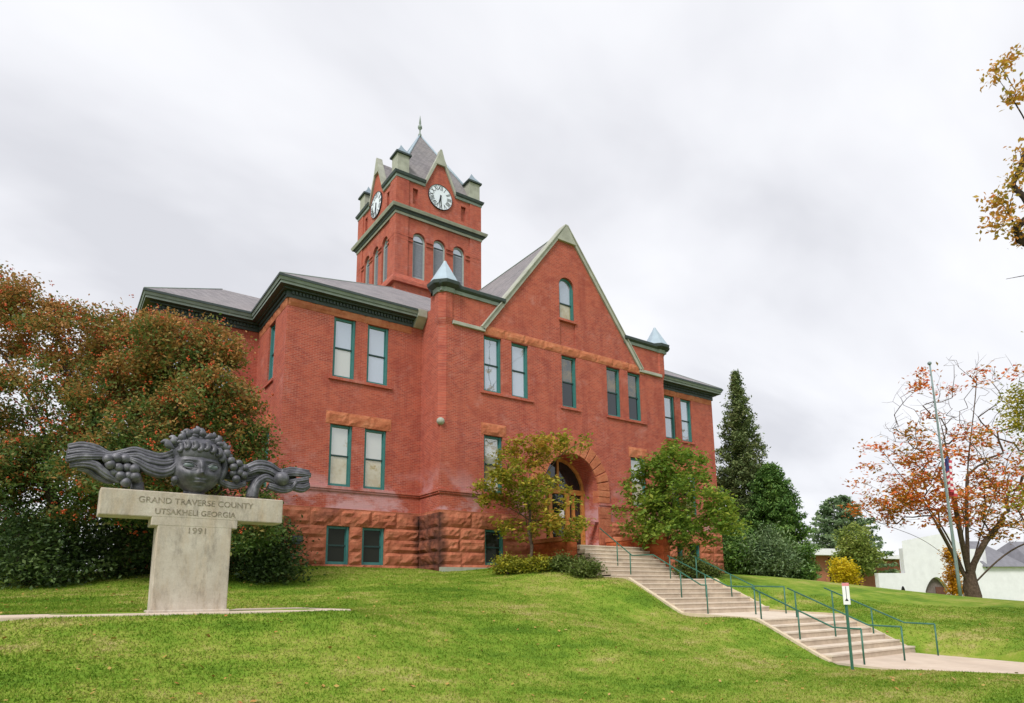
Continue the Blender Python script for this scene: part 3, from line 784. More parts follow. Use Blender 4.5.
# gable coping ----------------------------------------------------------
gc = MB(); fg = front(PY)
def bar2(mb, p, q, w0, w1, o0, o1, m=0):
    """sloping bar from p to q in the wall plane, between perpendicular offsets w0..w1"""
    d = (Vector(q) - Vector(p)).normalized(); nn = Vector((-d.y, d.x))
    if nn.y < 0: nn = -nn
    P = [Vector(p) + nn * w0, Vector(q) + nn * w0, Vector(q) + nn * w1, Vector(p) + nn * w1]
    mb.prism([tuple(v) for v in P], o0, o1, lambda a, b, h: fg(a, h, b), m)
zk = 11.62; xk = (GAP - zk) / GS
for s in (-1, 1):
    bar2(gc, (GXC + s * xk, zk), (GXC + s * .02, GAP), -.10, .085, -.5, .10); bar2(gc, (GXC + s * xk, zk), (GXC - s * .03, GAP + .02), .085, .145, -.5, .15)
ubox(gc, fg, 13.27, GXC - xk + .12, -.02, .10, zk - .11, zk + .05); ubox(gc, fg, GXC + xk - .12, 26.32, -.02, .10, zk - .11, zk + .05)
gc.prism([(GXC - .62, GAP - .84), (GXC + .62, GAP - .84), (GXC + .07, GAP + .13), (GXC - .07, GAP + .13)], -.45, .125, lambda a, b, h: fg(a, h, b))
gc.build('gable_coping', COPING, CH, bevel=.015)
# roofs -----------------------------------------------------------------
rf = MB(); p = .61; ze = 12.44
def hip(x0, x1, y0, y1, zE, pitch, zmax=99):
    s = min((x1 - x0) / 2, (y1 - y0) / 2, (zmax - zE) / pitch); zt = zE + pitch * s
    a = [(x0, y0, zE), (x1, y0, zE), (x1, y1, zE), (x0, y1, zE)]; b = [(x0 + s, y0 + s, zt), (x1 - s, y0 + s, zt), (x1 - s, y1 - s, zt), (x0 + s, y1 - s, zt)]
    for k in range(4): rf.face([a[k], a[(k + 1) % 4], b[(k + 1) % 4], b[k]])
    if zmax < 99: rf.face(b)
hip(6.3, 33.26, 24.52, 54.5, ze, p, 17.65)
hip(2.12, 16, 28.87, 35.9, ze, .66); hip(23, 37.4, 28.87, 35.9, ze, .66)
# gable roof running back from the front gable
for s in (-1, 1):
    rf.face([(GXC, PY + .3, GAP - .12), (GXC + s * 5.0, PY + .3, GAP - .12 - GS * 5.0), (GXC + s * 5.0, 36.3, GAP - .12 - GS * 5.0), (GXC, 36.3, GAP - .12)])
rf.face([(12.7, PY + .2, 13.37), (26.76, PY + .2, 13.37), (26.76, PY + 1.02, 13.37), (24.8, 26.32, 13.38), (14.66, 26.32, 13.38), (12.7, PY + 1.02, 13.37)])
rf.build('slate_roof', SLATE, CH)
hc = MB()
for a, b in (((6.3, 24.52, ze), (14.84, 33.06, 17.65)), ((33.26, 24.52, ze), (24.72, 33.06, 17.65)), ((2.12, 28.87, ze), (5.63, 32.38, 14.76)), ((GXC, PY + .4, GAP - .1), (GXC, 36.3, GAP - .1))):
    hc.tube([a, b], .035, 6)
hc.build('ridge_cap', CORN_L, CH)
# ---- clock tower
TX0, TX1, TY0, TY1 = 16.51, 22.99, 36.4, 42.88
TCX, TCY = (TX0 + TX1) / 2, (TY0 + TY1) / 2
tw = MB(); tf = [(front(TY0), TX0, TX1), (left(TX0), TY0, TY1), (back(TY1), TX0, TX1), (right(TX1), TY0, TY1)]
TWIN = [(-2.0, -1.06), (-.47, .47), (1.06, 2.0)]
GBL = 2.32; GBZ = 30.45   # gablet half base and apex
gslope = (GBZ - 27.7) / (GBL / 2)
slits = [(-2.07, -1.68), (1.68, 2.07)]
for f, a, b in tf:
    c = (a + b) / 2
    wall(tw, f, a, b, 17.0, 24.95, [(c + p_, c + q_, 20.55, 23.86, True) for p_, q_ in TWIN], .3)
    wall(tw, f, a, b, 24.95, lambda u: max(27.7, GBZ - .15 - gslope * abs(u - c)), [(c + p_, c + q_, 25.85, 27.0, False) for p_, q_ in slits], .25, breaks=(c, c - GBL / 2, c + GBL / 2))
    for p_, q_ in slits: ubox(tw, f, c + p_, c + q_, -.24, -.2, 25.85, 27.0)
    for u0, u1 in ((a - .07, a + .86), (b - .86, b + .07)):     # corner piers
        if f in (tf[0][0], tf[2][0]): ubox(tw, f, u0, u1, .0, .07, 20.3, 24.93); ubox(tw, f, u0, u1, .0, .07, 25.2, 27.5)
        else:
            ubox(tw, f, max(u0, a), min(u1, b), .0, .07, 20.3, 24.93); ubox(tw, f, max(u0, a), min(u1, b), .0, .07, 25.2, 27.5)
    # water table and belt at the springing of the windows
    for u0, u1 in ((a + .02, c - 2.02), (c - 1.04, c - .49), (c + .49, c + 1.04), (c + 2.02, b - .02)):
        ubox(tw, f, u0, u1, .001, .085, 23.30, 23.38); ubox(tw, f, u0, u1, .001, .08, 23.02, 23.09)
sweep(tw, [(TX0, TY1), (TX0, TY0), (TX1, TY0), (TX1, TY1)], [(0, 19.9, 0), (.24, 19.9, 0), (.24, 20.14, 0), (.09, 20.5, 0), (0, 20.53, 0)], True)
tw.build('tower_wall', BRICK, CH)
for f, a, b in tf:
    c = (a + b) / 2
    for p_, q_ in TWIN: window(f, c + p_, c + q_, 20.58, 23.83, True, (LOUVRE, G_SKY), LOUVFRAME, .26, True, None, True)
tcn = MB()
sq = [(TX0, TY1), (TX0, TY0), (TX1, TY0), (TX1, TY1)]
sweep(tcn, sq, [(.07, 24.72, 2), (.12, 24.72, 2), (.12, 24.90, 0), (.18, 24.90, 0), (.22, 25.02, 0), (.36, 25.06, 2), (.42, 25.2, 2), (.44, 25.26, 2), (.1, 25.38, 2), (-.1, 25.4, 2)], True)
tcn.build('tower_cornice', [CORN_D, CORN_L, COPING], CH)
UPF = [(0, 27.40, 1), (.10, 27.40, 1), (.12, 27.56, 0), (.20, 27.62, 0), (.25, 27.78, 0), (.15, 27.86, 0), (-.3, 27.9, 0)]
g2 = GBL / 2 + .02
for k in range(4):
    a = Vector(sq[k]); b = Vector(sq[(k + 1) % 4]); m_ = (a + b) / 2; d = (b - a).normalized(); pv = Vector(sq[k - 1]); nx_ = Vector(sq[(k + 2) % 4])
    # an L of moulding round every corner, interrupted by the gablets
    a0 = a + (pv - a).normalized() * ((pv - a).length / 2 - g2)
    ucn = MB(); sweep(ucn, [tuple(a0), tuple(a), tuple(m_ - d * g2)], UPF)
    ucn.build('tower_upper_cornice', [CORN_D, CORN_L], CH)
# gablets
gs = MB()
for f, a, b in tf:
    gb = MB()
    c = (a + b) / 2; L = GBL / 2 + .06
    for s in (-1, 1):
        A0 = Vector((c + s * L, 27.55)); A1 = Vector((c, GBZ)); d = (A1 - A0).normalized(); nn = Vector((-d.y, d.x)) * (1 if s < 0 else -1)
        gb.prism([tuple(A0 - nn * .07), tuple(A1 - nn * .07 - Vector((0, .14))), tuple(A1 + Vector((0, .18))), tuple(A0 + nn * .08)], -.3, .13, lambda p_, q_, h: f(p_, h, q_))
        gs.face([f(c, -.2, GBZ - .1), f(c + s * L, -.2, 27.75), f(c + s * L, -1.2, 27.9), f(c, -2.2, GBZ - .1)])
    gb.prism([(c - .42, GBZ - 1.0), (c + .42, GBZ - 1.0), (c + .06, GBZ + .2), (c - .06, GBZ + .2)], -.28, .145, lambda p_, q_, h: f(p_, h, q_))
    gb.build('gablet_coping', COPING, CH)
# pyramid roof
apx = (TCX, TCY, 33.95); bq = [(TX0 + .1, TY0 + .1, 27.85), (TX1 - .1, TY0 + .1, 27.85), (TX1 - .1, TY1 - .1, 27.85), (TX0 + .1, TY1 - .1, 27.85)]
for k in range(4): gs.face([bq[k], bq[(k + 1) % 4], apx])
tr = gs.build('tower_roof', SLATE, CH)
hp = MB()
for k in range(4): hp.tube([bq[k], apx], [.13, .06], 6)
hp.build('hip_strip', CAPBLUE, tr)
fn = MB(); fn.tube([(TCX, TCY, z_) for z_ in (33.7, 34.0, 34.1, 34.35, 34.5, 34.55, 34.7, 34.75, 34.9, 35.3, 35.6)], [.16, .12, .06, .05, .15, .17, .15, .05, .09, .05, .01], 10)
fn.build('finial', CORN_L, tr)
for cx_, cy_ in ((TX0, TY0), (TX1, TY0), (TX0, TY1), (TX1, TY1)):
    sx = 1 if cx_ == TX0 else -1; sy = 1 if cy_ == TY0 else -1
    px_, py_ = cx_ + sx * .44, cy_ + sy * .44; q = MB(); w = .44
    q.box(px_ - w, px_ + w, py_ - w, py_ + w, 27.8, 29.2)
    po = q.build('pinnacle', COPING, CH, bevel=.02)
    q = MB(); w = .56; q.box(px_ - w, px_ + w, py_ - w, py_ + w, 29.2, 29.32, 0)
    b4 = [(px_ - .52, py_ - .52), (px_ + .52, py_ - .52), (px_ + .52, py_ + .52), (px_ - .52, py_ + .52)]
    for k in range(4):
        (x0, y0), (x1, y1) = b4[k], b4[(k + 1) % 4]
        m0 = (px_ + (x0 - px_) * .28, py_ + (y0 - py_) * .46, 29.78); m1 = (px_ + (x1 - px_) * .28, py_ + (y1 - py_) * .46, 29.78)
        q.face([(x0, y0, 29.322), (x1, y1, 29.322), m1, m0], 1); q.face([m0, m1, (px_, py_, 30.2)], 1)
    q.build('pinnacle_cap', [CORN_D, CAPDARK], po)
# clocks
def text_mesh(s, size, extr=.004):
    cu = bpy.data.curves.new('t', 'FONT'); cu.body = s; cu.size = size; cu.extrude = extr; cu.align_x = 'CENTER'; cu.align_y = 'CENTER'
    o = bpy.data.objects.new('t', cu); COL.objects.link(o); bpy.context.view_layer.update()
    me = bpy.data.meshes.new_from_object(o.evaluated_get(bpy.context.evaluated_depsgraph_get()))
    v = [tuple(q.co) for q in me.vertices]; f = [tuple(q.vertices) for q in me.polygons]
    bpy.data.objects.remove(o); bpy.data.curves.remove(cu); bpy.data.meshes.remove(me)
    return v, f
ROM = ['XII', 'I', 'II', 'III', 'IIII', 'V', 'VI', 'VII', 'VIII', 'IX', 'X', 'XI']
RM = [text_mesh(r, .44) for r in ROM]
for (f, a, b), mirror in zip(tf, (1, -1, -1, 1)):
    c = (a + b) / 2; zc = 27.02; R = .90
    q = MB()
    ring0 = [(c + R * math.cos(t_), zc + R * math.sin(t_)) for t_ in [2 * math.pi * k / 48 for k in range(48)]]
    q.prism(ring0, .0, .07, lambda p_, r_, h: f(p_, h, r_))
    cl = q.build('clock_dial', DIAL, CH)
    q = MB()
    ring1 = [(c + (R + .025) * math.cos(t_), zc + (R + .025) * math.sin(t_)) for t_ in [2 * math.pi * k / 48 for k in range(48)]]
    for k in range(48):
        j = (k + 1) % 48; q.prism([ring0[k], ring0[j], ring1[j], ring1[k]], .0, .10, lambda p_, r_, h: f(p_, h, r_))
    q.build('clock_rim', INK, cl)
    q = MB()
    for k, (tv, tfc) in enumerate(RM):
        an = -2 * math.pi * k / 12; i0 = len(q.v)
        for x_, y_, z_ in tv:
            x_, y_ = x_ * .72, y_ * 1.15 + R * .74
            u = x_ * math.cos(an) - y_ * math.sin(an); w_ = x_ * math.sin(an) + y_ * math.cos(an)
            q.v.append(f(c + mirror * u, .078 + z_, zc + w_))
        for ff in tfc: q.f.append(tuple(i0 + i for i in ff)); q.m.append(0); q.sm.append(False)
    q.build('clock_numerals', INK, cl)
    for an, ln, w in ((rad(-195), .55, .05), (rad(-205 + 30), .8, .035)):
        q = MB(); d = (mirror * -math.sin(an), math.cos(an)); e_ = (-d[1], d[0])
        q.prism([(c - d[0] * .15 + e_[0] * w, zc - d[1] * .15 + e_[1] * w), (c - d[0] * .15 - e_[0] * w, zc - d[1] * .15 - e_[1] * w), (c + d[0] * ln - e_[0] * w * .6, zc + d[1] * ln - e_[1] * w * .6), (c + d[0] * ln + e_[0] * w * .6, zc + d[1] * ln + e_[1] * w * .6)], .095, .11, lambda p_, r_, h: f(p_, h, r_))
        q.build('clock_hand', INK, cl)
# small fittings
vb = MB(); ubox(vb, front(25), 7.28, 7.72, .1, .3, 2.02, 2.25); ubox(vb, front(25), 7.36, 7.64, .1, .26, 1.93, 2.02); vb.build('wall_vent', CORN_D, CH, bevel=.02)
pt = MB(); ubox(pt, front(PY), 12.7, 15.0, .02, .28, .7, 1.1); pt.build('footing', COPING, CH)

# stair cheek walls -----------------------------------------------------
def cheek(x0, x1, y0, y1, zt, label):
    o = empty('stair_wall', ((x0 + x1) / 2, (y0 + y1) / 2, .6), label, 'wall')
    m = MB()
    zs_ = [.35, .85, 1.3, 1.75, zt - .2]
    for f, a, b in ((left(x0), y0, y1), (right(x1), y0, y1), (front(y0), x0, x1)):
        for z0, z1 in zip(zs_[:-1], zs_[1:]): 
            nn_ = max(1, round((b - a) / 1.0))
            for k in range(nn_): rock(m, f, a + (b - a) * k / nn_ + .004, a + (b - a) * (k + 1) / nn_ - .004, z0 + .004, z1 - .004, .0, .05)
    m.box(x0 + .04, x1 - .04, y0 + .04, y1, .3, zt - .2)
    m.build('wall_body', STONE2, o)
    c = MB(); c.box(x0 - .05, x1 + .05, y0 - .05, y1, zt - .198, zt); c.build('wall_cap', TRIMSTONE, o, bevel=.03)
STONE2 = sandstone_mat('orange_red_sandstone', (.44, .11, .04), (.30, .065, .03), dark=False, pale=(.50, .17, .07))
cheek(21.66, 22.06, 19.5, 23.1, 2.58, 'rough red stone wall flanking the right side of the entrance steps')
cheek(17.3, 17.84, 20.75, 23.1, 2.35, 'short red stone wall end left of the entrance steps, behind the yellow-green bush')

# ------------------------------------------------------------------ handrails
def rail(x, y0, y1, posts, label, x1=None, end_drop=True):
    x1 = x if x1 is None else x1
    xx = lambda y: x + (x1 - x) * (y - y0) / (y1 - y0)
    zg = lambda y: st_z(y)
    o = empty('handrail', (x, y0, zg(y0)), label, 'handrail', 'green handrails on the front steps')
    ys_ = [y0, y0 + .25] + [q for q in (9.95, 12.1, 14.9, 17.3, 18.5, 20.75) if y0 + .3 < q < y1 - .3] + [y1]
    pts = [(xx(y), y, zg(max(y, y0 + .22) if zg(y0) < zg(y0 + .5) else y) + .9) for y in ys_]
    m = MB(); m.tube(pts, .024, 8); m.build('top_rail', RAILG, o)
    for y in posts:
        m = MB(); zt = float(np.interp(y, [q[1] for q in pts], [q[2] for q in pts]))
        m.tube([(xx(y), y, zg(y) - .05), (xx(y), y, zt)], .024, 8); m.build('post', RAILG, o)
rail(17.6, 9.2, 12.4, (9.2, 10.95, 12.15), 'green handrail on the lowest steps, nearest the lawn and the sign post')
rail(19.45, 9.05, 12.4, (9.05, 10.94, 12.15), 'green handrail up the middle of the lowest steps')
rail(21.6, 9.1, 12.4, (9.1, 10.9, 12.15), 'green handrail on the lowest steps, far right edge beside the grass slope')
rail(18.4, 14.74, 20.5, (14.74, 15.93, 18.62, 19.4), 'long green handrail running up the left side of the middle and upper steps', 18.9)
rail(19.75, 13.83, 17.6, (13.83, 15.85, 17.5), 'green handrail up the middle of the second flight of steps')
rail(21.3, 13.7, 17.6, (13.7, 15.9, 17.5), 'green handrail on the right edge of the second flight of steps')

# ------------------------------------------------------------------ sign post
sx_, sy_ = 16.62, 9.0; sz_ = gz(sx_, sy_)
sg = empty('sign_post', (sx_, sy_, sz_), 'narrow white notice plate on a green post at the foot of the steps', 'sign')
m = MB(); m.box(sx_ - .028, sx_ + .028, sy_ - .028, sy_ + .028, sz_ - .2, -.25); m.build('post', RAILG, sg, bevel=.008)
dv = Vector((-math.sin(YAW) * 1.1, -math.cos(YAW) * .9, 0)).normalized(); sv = Vector((dv.y, -dv.x, 0)) * -1
def splate(mb, u0, u1, z0, z1, o0, o1, mm=0):
    c = Vector((sx_, sy_, 0)) + dv * .06
    mb.hexa([tuple(c + sv * u + dv * o + Vector((0, 0, z_))) for z_ in (z0, z1) for o in (o0, o1) for u in (u0, u1)], mm)
RED = simple('faded_red_print', (.62, .22, .24), .6)
m = MB(); splate(m, -.085, .085, -.34, .2, 0, .012); pl = m.build('plate', WHITE, sg, bevel=.004)
m = MB(); splate(m, -.085, .085, .125, .198, .0125, .0145); m.build('red_band', RED, pl)
m = MB(); splate(m, -.006, .006, -.2, .11, .0125, .0145)
c0 = Vector((sx_, sy_, 0)) + dv * .074
m.face([tuple(c0 + sv * u + Vector((0, 0, z_))) for u, z_ in ((-.045, -.25), (.045, -.25), (.012, -.19), (-.012, -.19))]); m.build('printed_mark', INK, pl)

# ------------------------------------------------------------------ monument
MONU = empty('monument', (2.19, 13.7, -.27), 'T-shaped pale stone monument carrying a dark sculpted female head with flowing hair', 'monument')
def limestone():
    m = Mat('weathered_limestone', .9, .15)
    f = m.noise(3, 8, .7); c = m.ramp(f, [(.3, (.40, .345, .285)), (.55, (.51, .455, .39)), (.75, (.60, .555, .49))])
    st_ = m.noise(3, 5, .65, stretch=(1.6, 1.6, .25)); c = m.mix(m.ramp(st_, [(.48, 0), (.75, .5)]), c, (.46, .32, .18))
    gr = m.noise(4, 8, .78, stretch=(1.2, 1.2, .4)); c = m.mix(m.ramp(gr, [(.50, 0), (.68, .7)]), c, (.23, .205, .18)); pit = m.noise(38, 4, .75); c = m.mix(m.ramp(pit, [(.52, 0), (.7, .45)]), c, (.25, .22, .19))
    m.color(c); m.bump(m.noise(40, 5, .7), .3, .008); return m.m
LIME = limestone()
def bronze():
    m = Mat('dark_cast_metal', .48, .5)
    f = m.noise(5, 6, .65); c = m.ramp(f, [(.3, (.040, .041, .052)), (.52, (.095, .095, .115)), (.72, (.21, .21, .24))])
    m.color(c); m.b.inputs['Metallic'].default_value = .15; m.bump(m.noise(22, 6, .7), .5, .012); return m.m
BRZ = bronze()
PATINA = simple('patina_eye', (.13, .16, .17), .5, .5, .2, 12)
FY = 13.5
m = MB(); m.box(1.55, 2.83, FY, FY + .5, -.6, 1.34); m.box(1.44, 2.93, FY - .003, FY + .503, 1.305, 1.5); m.box(1.5, 2.88, FY - .02, FY + .52, -.45, -.215)
ped = m.build('pedestal', LIME, MONU, bevel=.018)
m = MB(); m.box(.61, 3.78, FY - .006, FY + .52, 1.46, 1.94); beam = m.build('cross_beam', LIME, MONU, bevel=.02)
ENG = simple('engraved_lettering', (.25, .215, .17), .9, .1, .55, 14)
def inscribe(s, size, x, z_, y, par, stretch=1.0):
    v, fc = text_mesh(s, size, .003); q = MB()
    q.v = [(x + a * stretch, y - .003 - c_, z_ + b) for a, b, c_ in v]; q.f = fc; q.m = [0] * len(fc); q.sm = [False] * len(fc)
    q.build('inscription', ENG, par)
inscribe('GRAND TRAVERSE COUNTY', .155, 2.2, 1.77, FY - .006, beam, 1.0)
inscribe('UTSAKHELI GEORGIA', .145, 2.18, 1.57, FY - .006, beam, 1.0)
inscribe('1991', .16, 2.22, 1.235, FY, ped, 1.15)
def cr_spline(P, n=6):
    P = [np.array(q, float) for q in P]; P = [2 * P[0] - P[1]] + P + [2 * P[-1] - P[-2]]; o = []
    for i in range(1, len(P) - 2):
        for k in range(n):
            t_ = k / n; a, b, c, d = P[i - 1:i + 3]
            o.append(.5 * (2 * b + (c - a) * t_ + (2 * a - 5 * b + 4 * c - d) * t_ ** 2 + (3 * b - a - 3 * c + d) * t_ ** 3))
    o.append(P[-2]); return o
SY = FY + .25
STR = {
'L1': ([(0.078, 2.628, 0.073), (0.276, 2.68, 0.083), (0.506, 2.649, 0.083), (0.704, 2.58, 0.062), (0.897, 2.626, 0.073), (1.092, 2.687, 0.083), (1.301, 2.635, 0.094), (1.511, 2.602, 0.094), (1.716, 2.698, 0.083), (1.834, 2.86, 0.073)], .05),
'L2': ([(0.063, 2.505, 0.062), (0.287, 2.563, 0.073), (0.514, 2.558, 0.062), (0.707, 2.548, 0.052), (0.943, 2.547, 0.062), (1.143, 2.56, 0.083), (1.311, 2.494, 0.094), (1.563, 2.464, 0.094), (1.75, 2.532, 0.073)], -.06),
'L3': ([(0.062, 2.393, 0.062), (0.259, 2.46, 0.068), (0.482, 2.485, 0.062), (0.672, 2.507, 0.047), (0.986, 2.505, 0.042), (1.152, 2.443, 0.073), (1.323, 2.343, 0.094), (1.534, 2.293, 0.094), (1.698, 2.357, 0.083), (1.796, 2.488, 0.062)], -.13),
'L4': ([(0.125, 2.301, 0.052), (0.305, 2.352, 0.068), (0.495, 2.327, 0.083), (0.658, 2.206, 0.083), (0.8, 2.128, 0.062), (0.901, 2.092, 0.042)], -.1),
'L5': ([(0.238, 2.277, 0.042), (0.408, 2.25, 0.062), (0.549, 2.15, 0.062), (0.707, 2.088, 0.052), (0.823, 2.085, 0.031)], -.04),
'L6': ([(0.2, 2.40, 0.06), (0.45, 2.42, 0.08), (0.7, 2.42, 0.08), (1.0, 2.42, 0.10), (1.25, 2.44, 0.10)], .1),
'R0': ([(2.555, 2.822, 0.073), (2.661, 2.606, 0.073), (2.629, 2.376, 0.073), (2.591, 2.247, 0.062), (2.829, 2.168, 0.062), (3.062, 2.239, 0.052)], -.08),
'R1': ([(2.75, 2.63, .06), (3.02, 2.56, 0.062), (3.28, 2.673, 0.083), (3.53, 2.663, 0.083), (3.763, 2.566, 0.062), (3.994, 2.616, 0.073), (4.366, 2.61, 0.052)], .05),
'R2': ([(2.8, 2.5, .05), (3.026, 2.44, 0.047), (3.287, 2.554, 0.062), (3.511, 2.54, 0.062), (3.691, 2.479, 0.052), (4.024, 2.539, 0.062), (4.369, 2.535, 0.052)], -.05),
'R3': ([(3.209, 1.96, 0.115), (3.236, 2.152, 0.115), (3.302, 2.286, 0.104), (3.444, 2.393, 0.08), (3.596, 2.355, 0.062), (3.752, 2.275, 0.062), (4.006, 2.35, 0.07), (4.32, 2.433, 0.07)], -.04),
'R4': ([(3.503, 2.227, 0.062), (3.758, 2.17, 0.073), (3.961, 2.214, 0.058), (4.058, 2.355, 0.048)], -.1),
'R5': ([(3.985, 2.253, 0.062), (4.195, 2.234, 0.083), (4.335, 2.315, 0.062)], -.06),
'R6': ([(2.7, 2.4, .08), (3.05, 2.36, .08), (3.35, 2.44, .09), (3.7, 2.42, .08), (4.1, 2.42, .07)], .1),
'C0': ([(1.846, 2.69, 0.083), (1.800, 2.491, 0.068), (1.78, 2.343, 0.073), (1.82, 2.226, 0.062), (1.76, 2.099, 0.042)], -.1)}
hair = MB()
for k, (P, dy_) in STR.items():
    s = cr_spline(P, 6)
    hair.tube([(q[0], SY + dy_, q[1]) for q in s], [q[2] for q in s], 12, squash=1.5)
    for e_, k_ in ((.62, .42), (.0, .40), (-.6, .42)):
        hair.tube([(q[0], SY + dy_ - q[2] * 1.15 * math.sqrt(1 - e_ * e_ * .8), q[1] + e_ * q[2]) for q in s], [q[2] * k_ for q in s], 10)
hair.tube([(1.20, SY, 1.9), (1.19, SY, 2.12)], [.13, .10], 12)
hair.build('flowing_hair', BRZ, MONU)
# head with face
HC = Vector((2.165, SY - .02, 2.41)); HW, HD, HH = .47, .38, .455
def gau(a, b, s, t_=None): return math.exp(-(a * a) / (2 * s * s) - (b * b) / (2 * (t_ or s) ** 2))
fc_ = MB(); NU, NV = 96, 72; gi = {}
yaw = rad(4)
for i in range(NV + 1):
    th = math.pi * i / NV
    for j in range(NU):
        ph = 2 * math.pi * j / NU
        x_, y_, z_ = math.sin(th) * math.sin(ph), -math.sin(th) * math.cos(ph), math.cos(th)
        # jaw narrows below the cheeks
        wx = 1 - .26 * max(0, -z_) ** 1.6
        X, Y_, Z = x_ * HW * wx, y_ * HD, z_ * HH
        if y_ < 0:
            a, b = X / HW, Z / HH; dsp = 0
            for s in (-1, 1):
                ea = s * .45
                dsp -= .060 * gau(a - ea, b - .12, .20, .13)       # socket
                dsp += .030 * gau(a - s * .42, b - .36, .22, .04)  # brow
                dsp += .045 * gau(a - s * .48, b + .28, .18, .18)  # cheek
                dsp += .028 * gau(a - s * .10, b + .255, .055, .04)
                dsp -= .02 * gau(a - s * .26, b + .52, .05, .05)   # mouth corners
            dsp += .10 * gau(a, b + .20, .075, .07) + .075 * gau(a, b - .02, .055, .17) + .03 * gau(a, b - .2, .06, .12)
            dsp += .045 * gau(a, b + .46, .17, .028) + .050 * gau(a, b + .555, .14, .032) - .032 * gau(a, b + .505, .2, .012)
            dsp += .055 * gau(a, b + .86, .18, .12) - .02 * gau(a, b + .70, .16, .04)
            Y_ -= dsp * min(1, -y_ * 1.4)
        X, Y_ = X * math.cos(yaw) - Y_ * math.sin(yaw), X * math.sin(yaw) + Y_ * math.cos(yaw)
        gi[i, j] = fc_.vert((HC.x + X, HC.y + Y_, HC.z + Z))
for i in range(NV):
    for j in range(NU):
        k = (j + 1) % NU; fc_.f.append((gi[i, j], gi[i + 1, j], gi[i + 1, k], gi[i, k])); fc_.m.append(0); fc_.sm.append(True)
fc_.tube([(2.16, SY + .05, 1.9), (2.16, SY + .03, 2.0), (2.165, SY + .02, 2.2)], [.25, .19, .2], 20)
FACE = fc_.build('face', BRZ, MONU)
for s in (-1, 1):
    ex, ez = s * .45 * HW, HC.z + .11 * HH
    ey = -HD * math.sqrt(1 - .45 ** 2 - .11 ** 2) + .015
    rx = lambda x_, y_: (HC.x + x_ * math.cos(yaw) - y_ * math.sin(yaw), HC.y + x_ * math.sin(yaw) + y_ * math.cos(yaw))
    e_ = MB(); c_ = rx(ex, ey); e_.sphere((c_[0], c_[1], ez), .074, 20, 12, sc=(1.25, .62, .72)); e_.build('eye', PATINA, FACE)
    e_ = MB()
    for up_, rr_ in ((1, .014), (-1, .011)):
        P_ = []
        for k in range(11):
            t_ = -1 + 2 * k / 10; xx_ = ex + t_ * .122; zz_ = ez + up_ * .060 * (1 - t_ * t_) + (.010 * s * t_)
            yy_ = -HD * math.sqrt(max(.05, 1 - (xx_ / HW) ** 2 - .012)) - .012 - .018 * (1 - t_ * t_)
            p_ = rx(xx_, yy_); P_.append((p_[0], p_[1], zz_))
        e_.tube(P_, [rr_ * (.45 + .55 * math.sin(math.pi * k / 10)) for k in range(11)], 8)
    e_.build('eyelids', BRZ, FACE)
def clump(mb, c, r, lobes, seed):
    rg = random.Random(seed)
    for k in range(lobes):
        d = Vector((rg.uniform(-1, 1), rg.uniform(-1, .4), rg.uniform(-1, 1))) * r * .6
        mb.sphere((c[0] + d.x, c[1] + d.y, c[2] + d.z), r * rg.uniform(.4, .65), 10, 7, sc=(1.25, .9, .8))
wr = MB()
for k, (x_, z_) in enumerate([(1.72, 2.87), (1.79, 2.93), (1.91, 2.99), (2.014, 3.06), (2.112, 3.12), (2.237, 3.08), (2.354, 3.03), (2.504, 2.96), (2.616, 2.87), (2.56, 2.97), (1.87, 2.9), (2.16, 3.0), (2.4, 2.93)]):
    clump(wr, (x_, SY - .12 + .02 * (k % 3), z_), .105, 5, k)
wr.sphere((2.16, SY + .02, 2.74), .42, 24, 16, sc=(1.08, .95, .82))
for x_, z_, a_, l_ in ((1.64, 2.86, 2.4, .19), (1.72, 2.95, 2.0, .15), (1.84, 3.03, 1.2, .17), (1.97, 3.11, 2.2, .16), (2.06, 3.17, .9, .17), (2.2, 3.15, 1.9, .15), (2.33, 3.11, .5, .17), (2.47, 3.04, 1.0, .16), (2.58, 2.96, -.3, .18), (2.66, 2.85, -1.0, .16), (2.05, 3.04, -.4, .15), (2.3, 3.0, .1, .15), (1.86, 2.93, .6, .15)):
    l_ *= .72; z_ -= .02
    q = cr_spline([(x_ - math.cos(a_) * l_ * .9, z_ - math.sin(a_) * l_ * .6, .02), (x_, z_, .072), (x_ + math.cos(a_) * l_ * .7, z_ + math.sin(a_) * l_ * .7, .055), (x_ + math.cos(a_ + .5) * l_ * 1.15, z_ + math.sin(a_ + .5) * l_ * 1.05, .012)])
    wr.tube([(b_[0], SY - .16, b_[1]) for b_ in q], [b_[2] for b_ in q], 10, squash=.7)
wr.build('leaf_and_fruit_wreath', BRZ, MONU)
fr = MB()
for k, (x_, z_) in enumerate([(1.817, 2.75), (1.922, 2.80), (2.045, 2.80), (2.146, 2.77), (2.256, 2.80), (2.372, 2.77), (2.489, 2.73), (2.57, 2.66)]):
    a0 = (x_ - 2.165) / .48; yy = SY - .02 - math.sqrt(max(.02, 1 - a0 * a0)) * .375
    z_ += .02; q = cr_spline([(x_ + .01, z_ + .11, .05), (x_ + .035, z_ + .03, .052), (x_, z_ - .03, .045), (x_ - .045, z_ - .02, .03)])
    fr.tube([(a[0], yy + .03 + (a[1] - z_) * .25, a[1]) for a in q], [a[2] for a in q], 9)
fr.build('hair_fringe', BRZ, MONU)
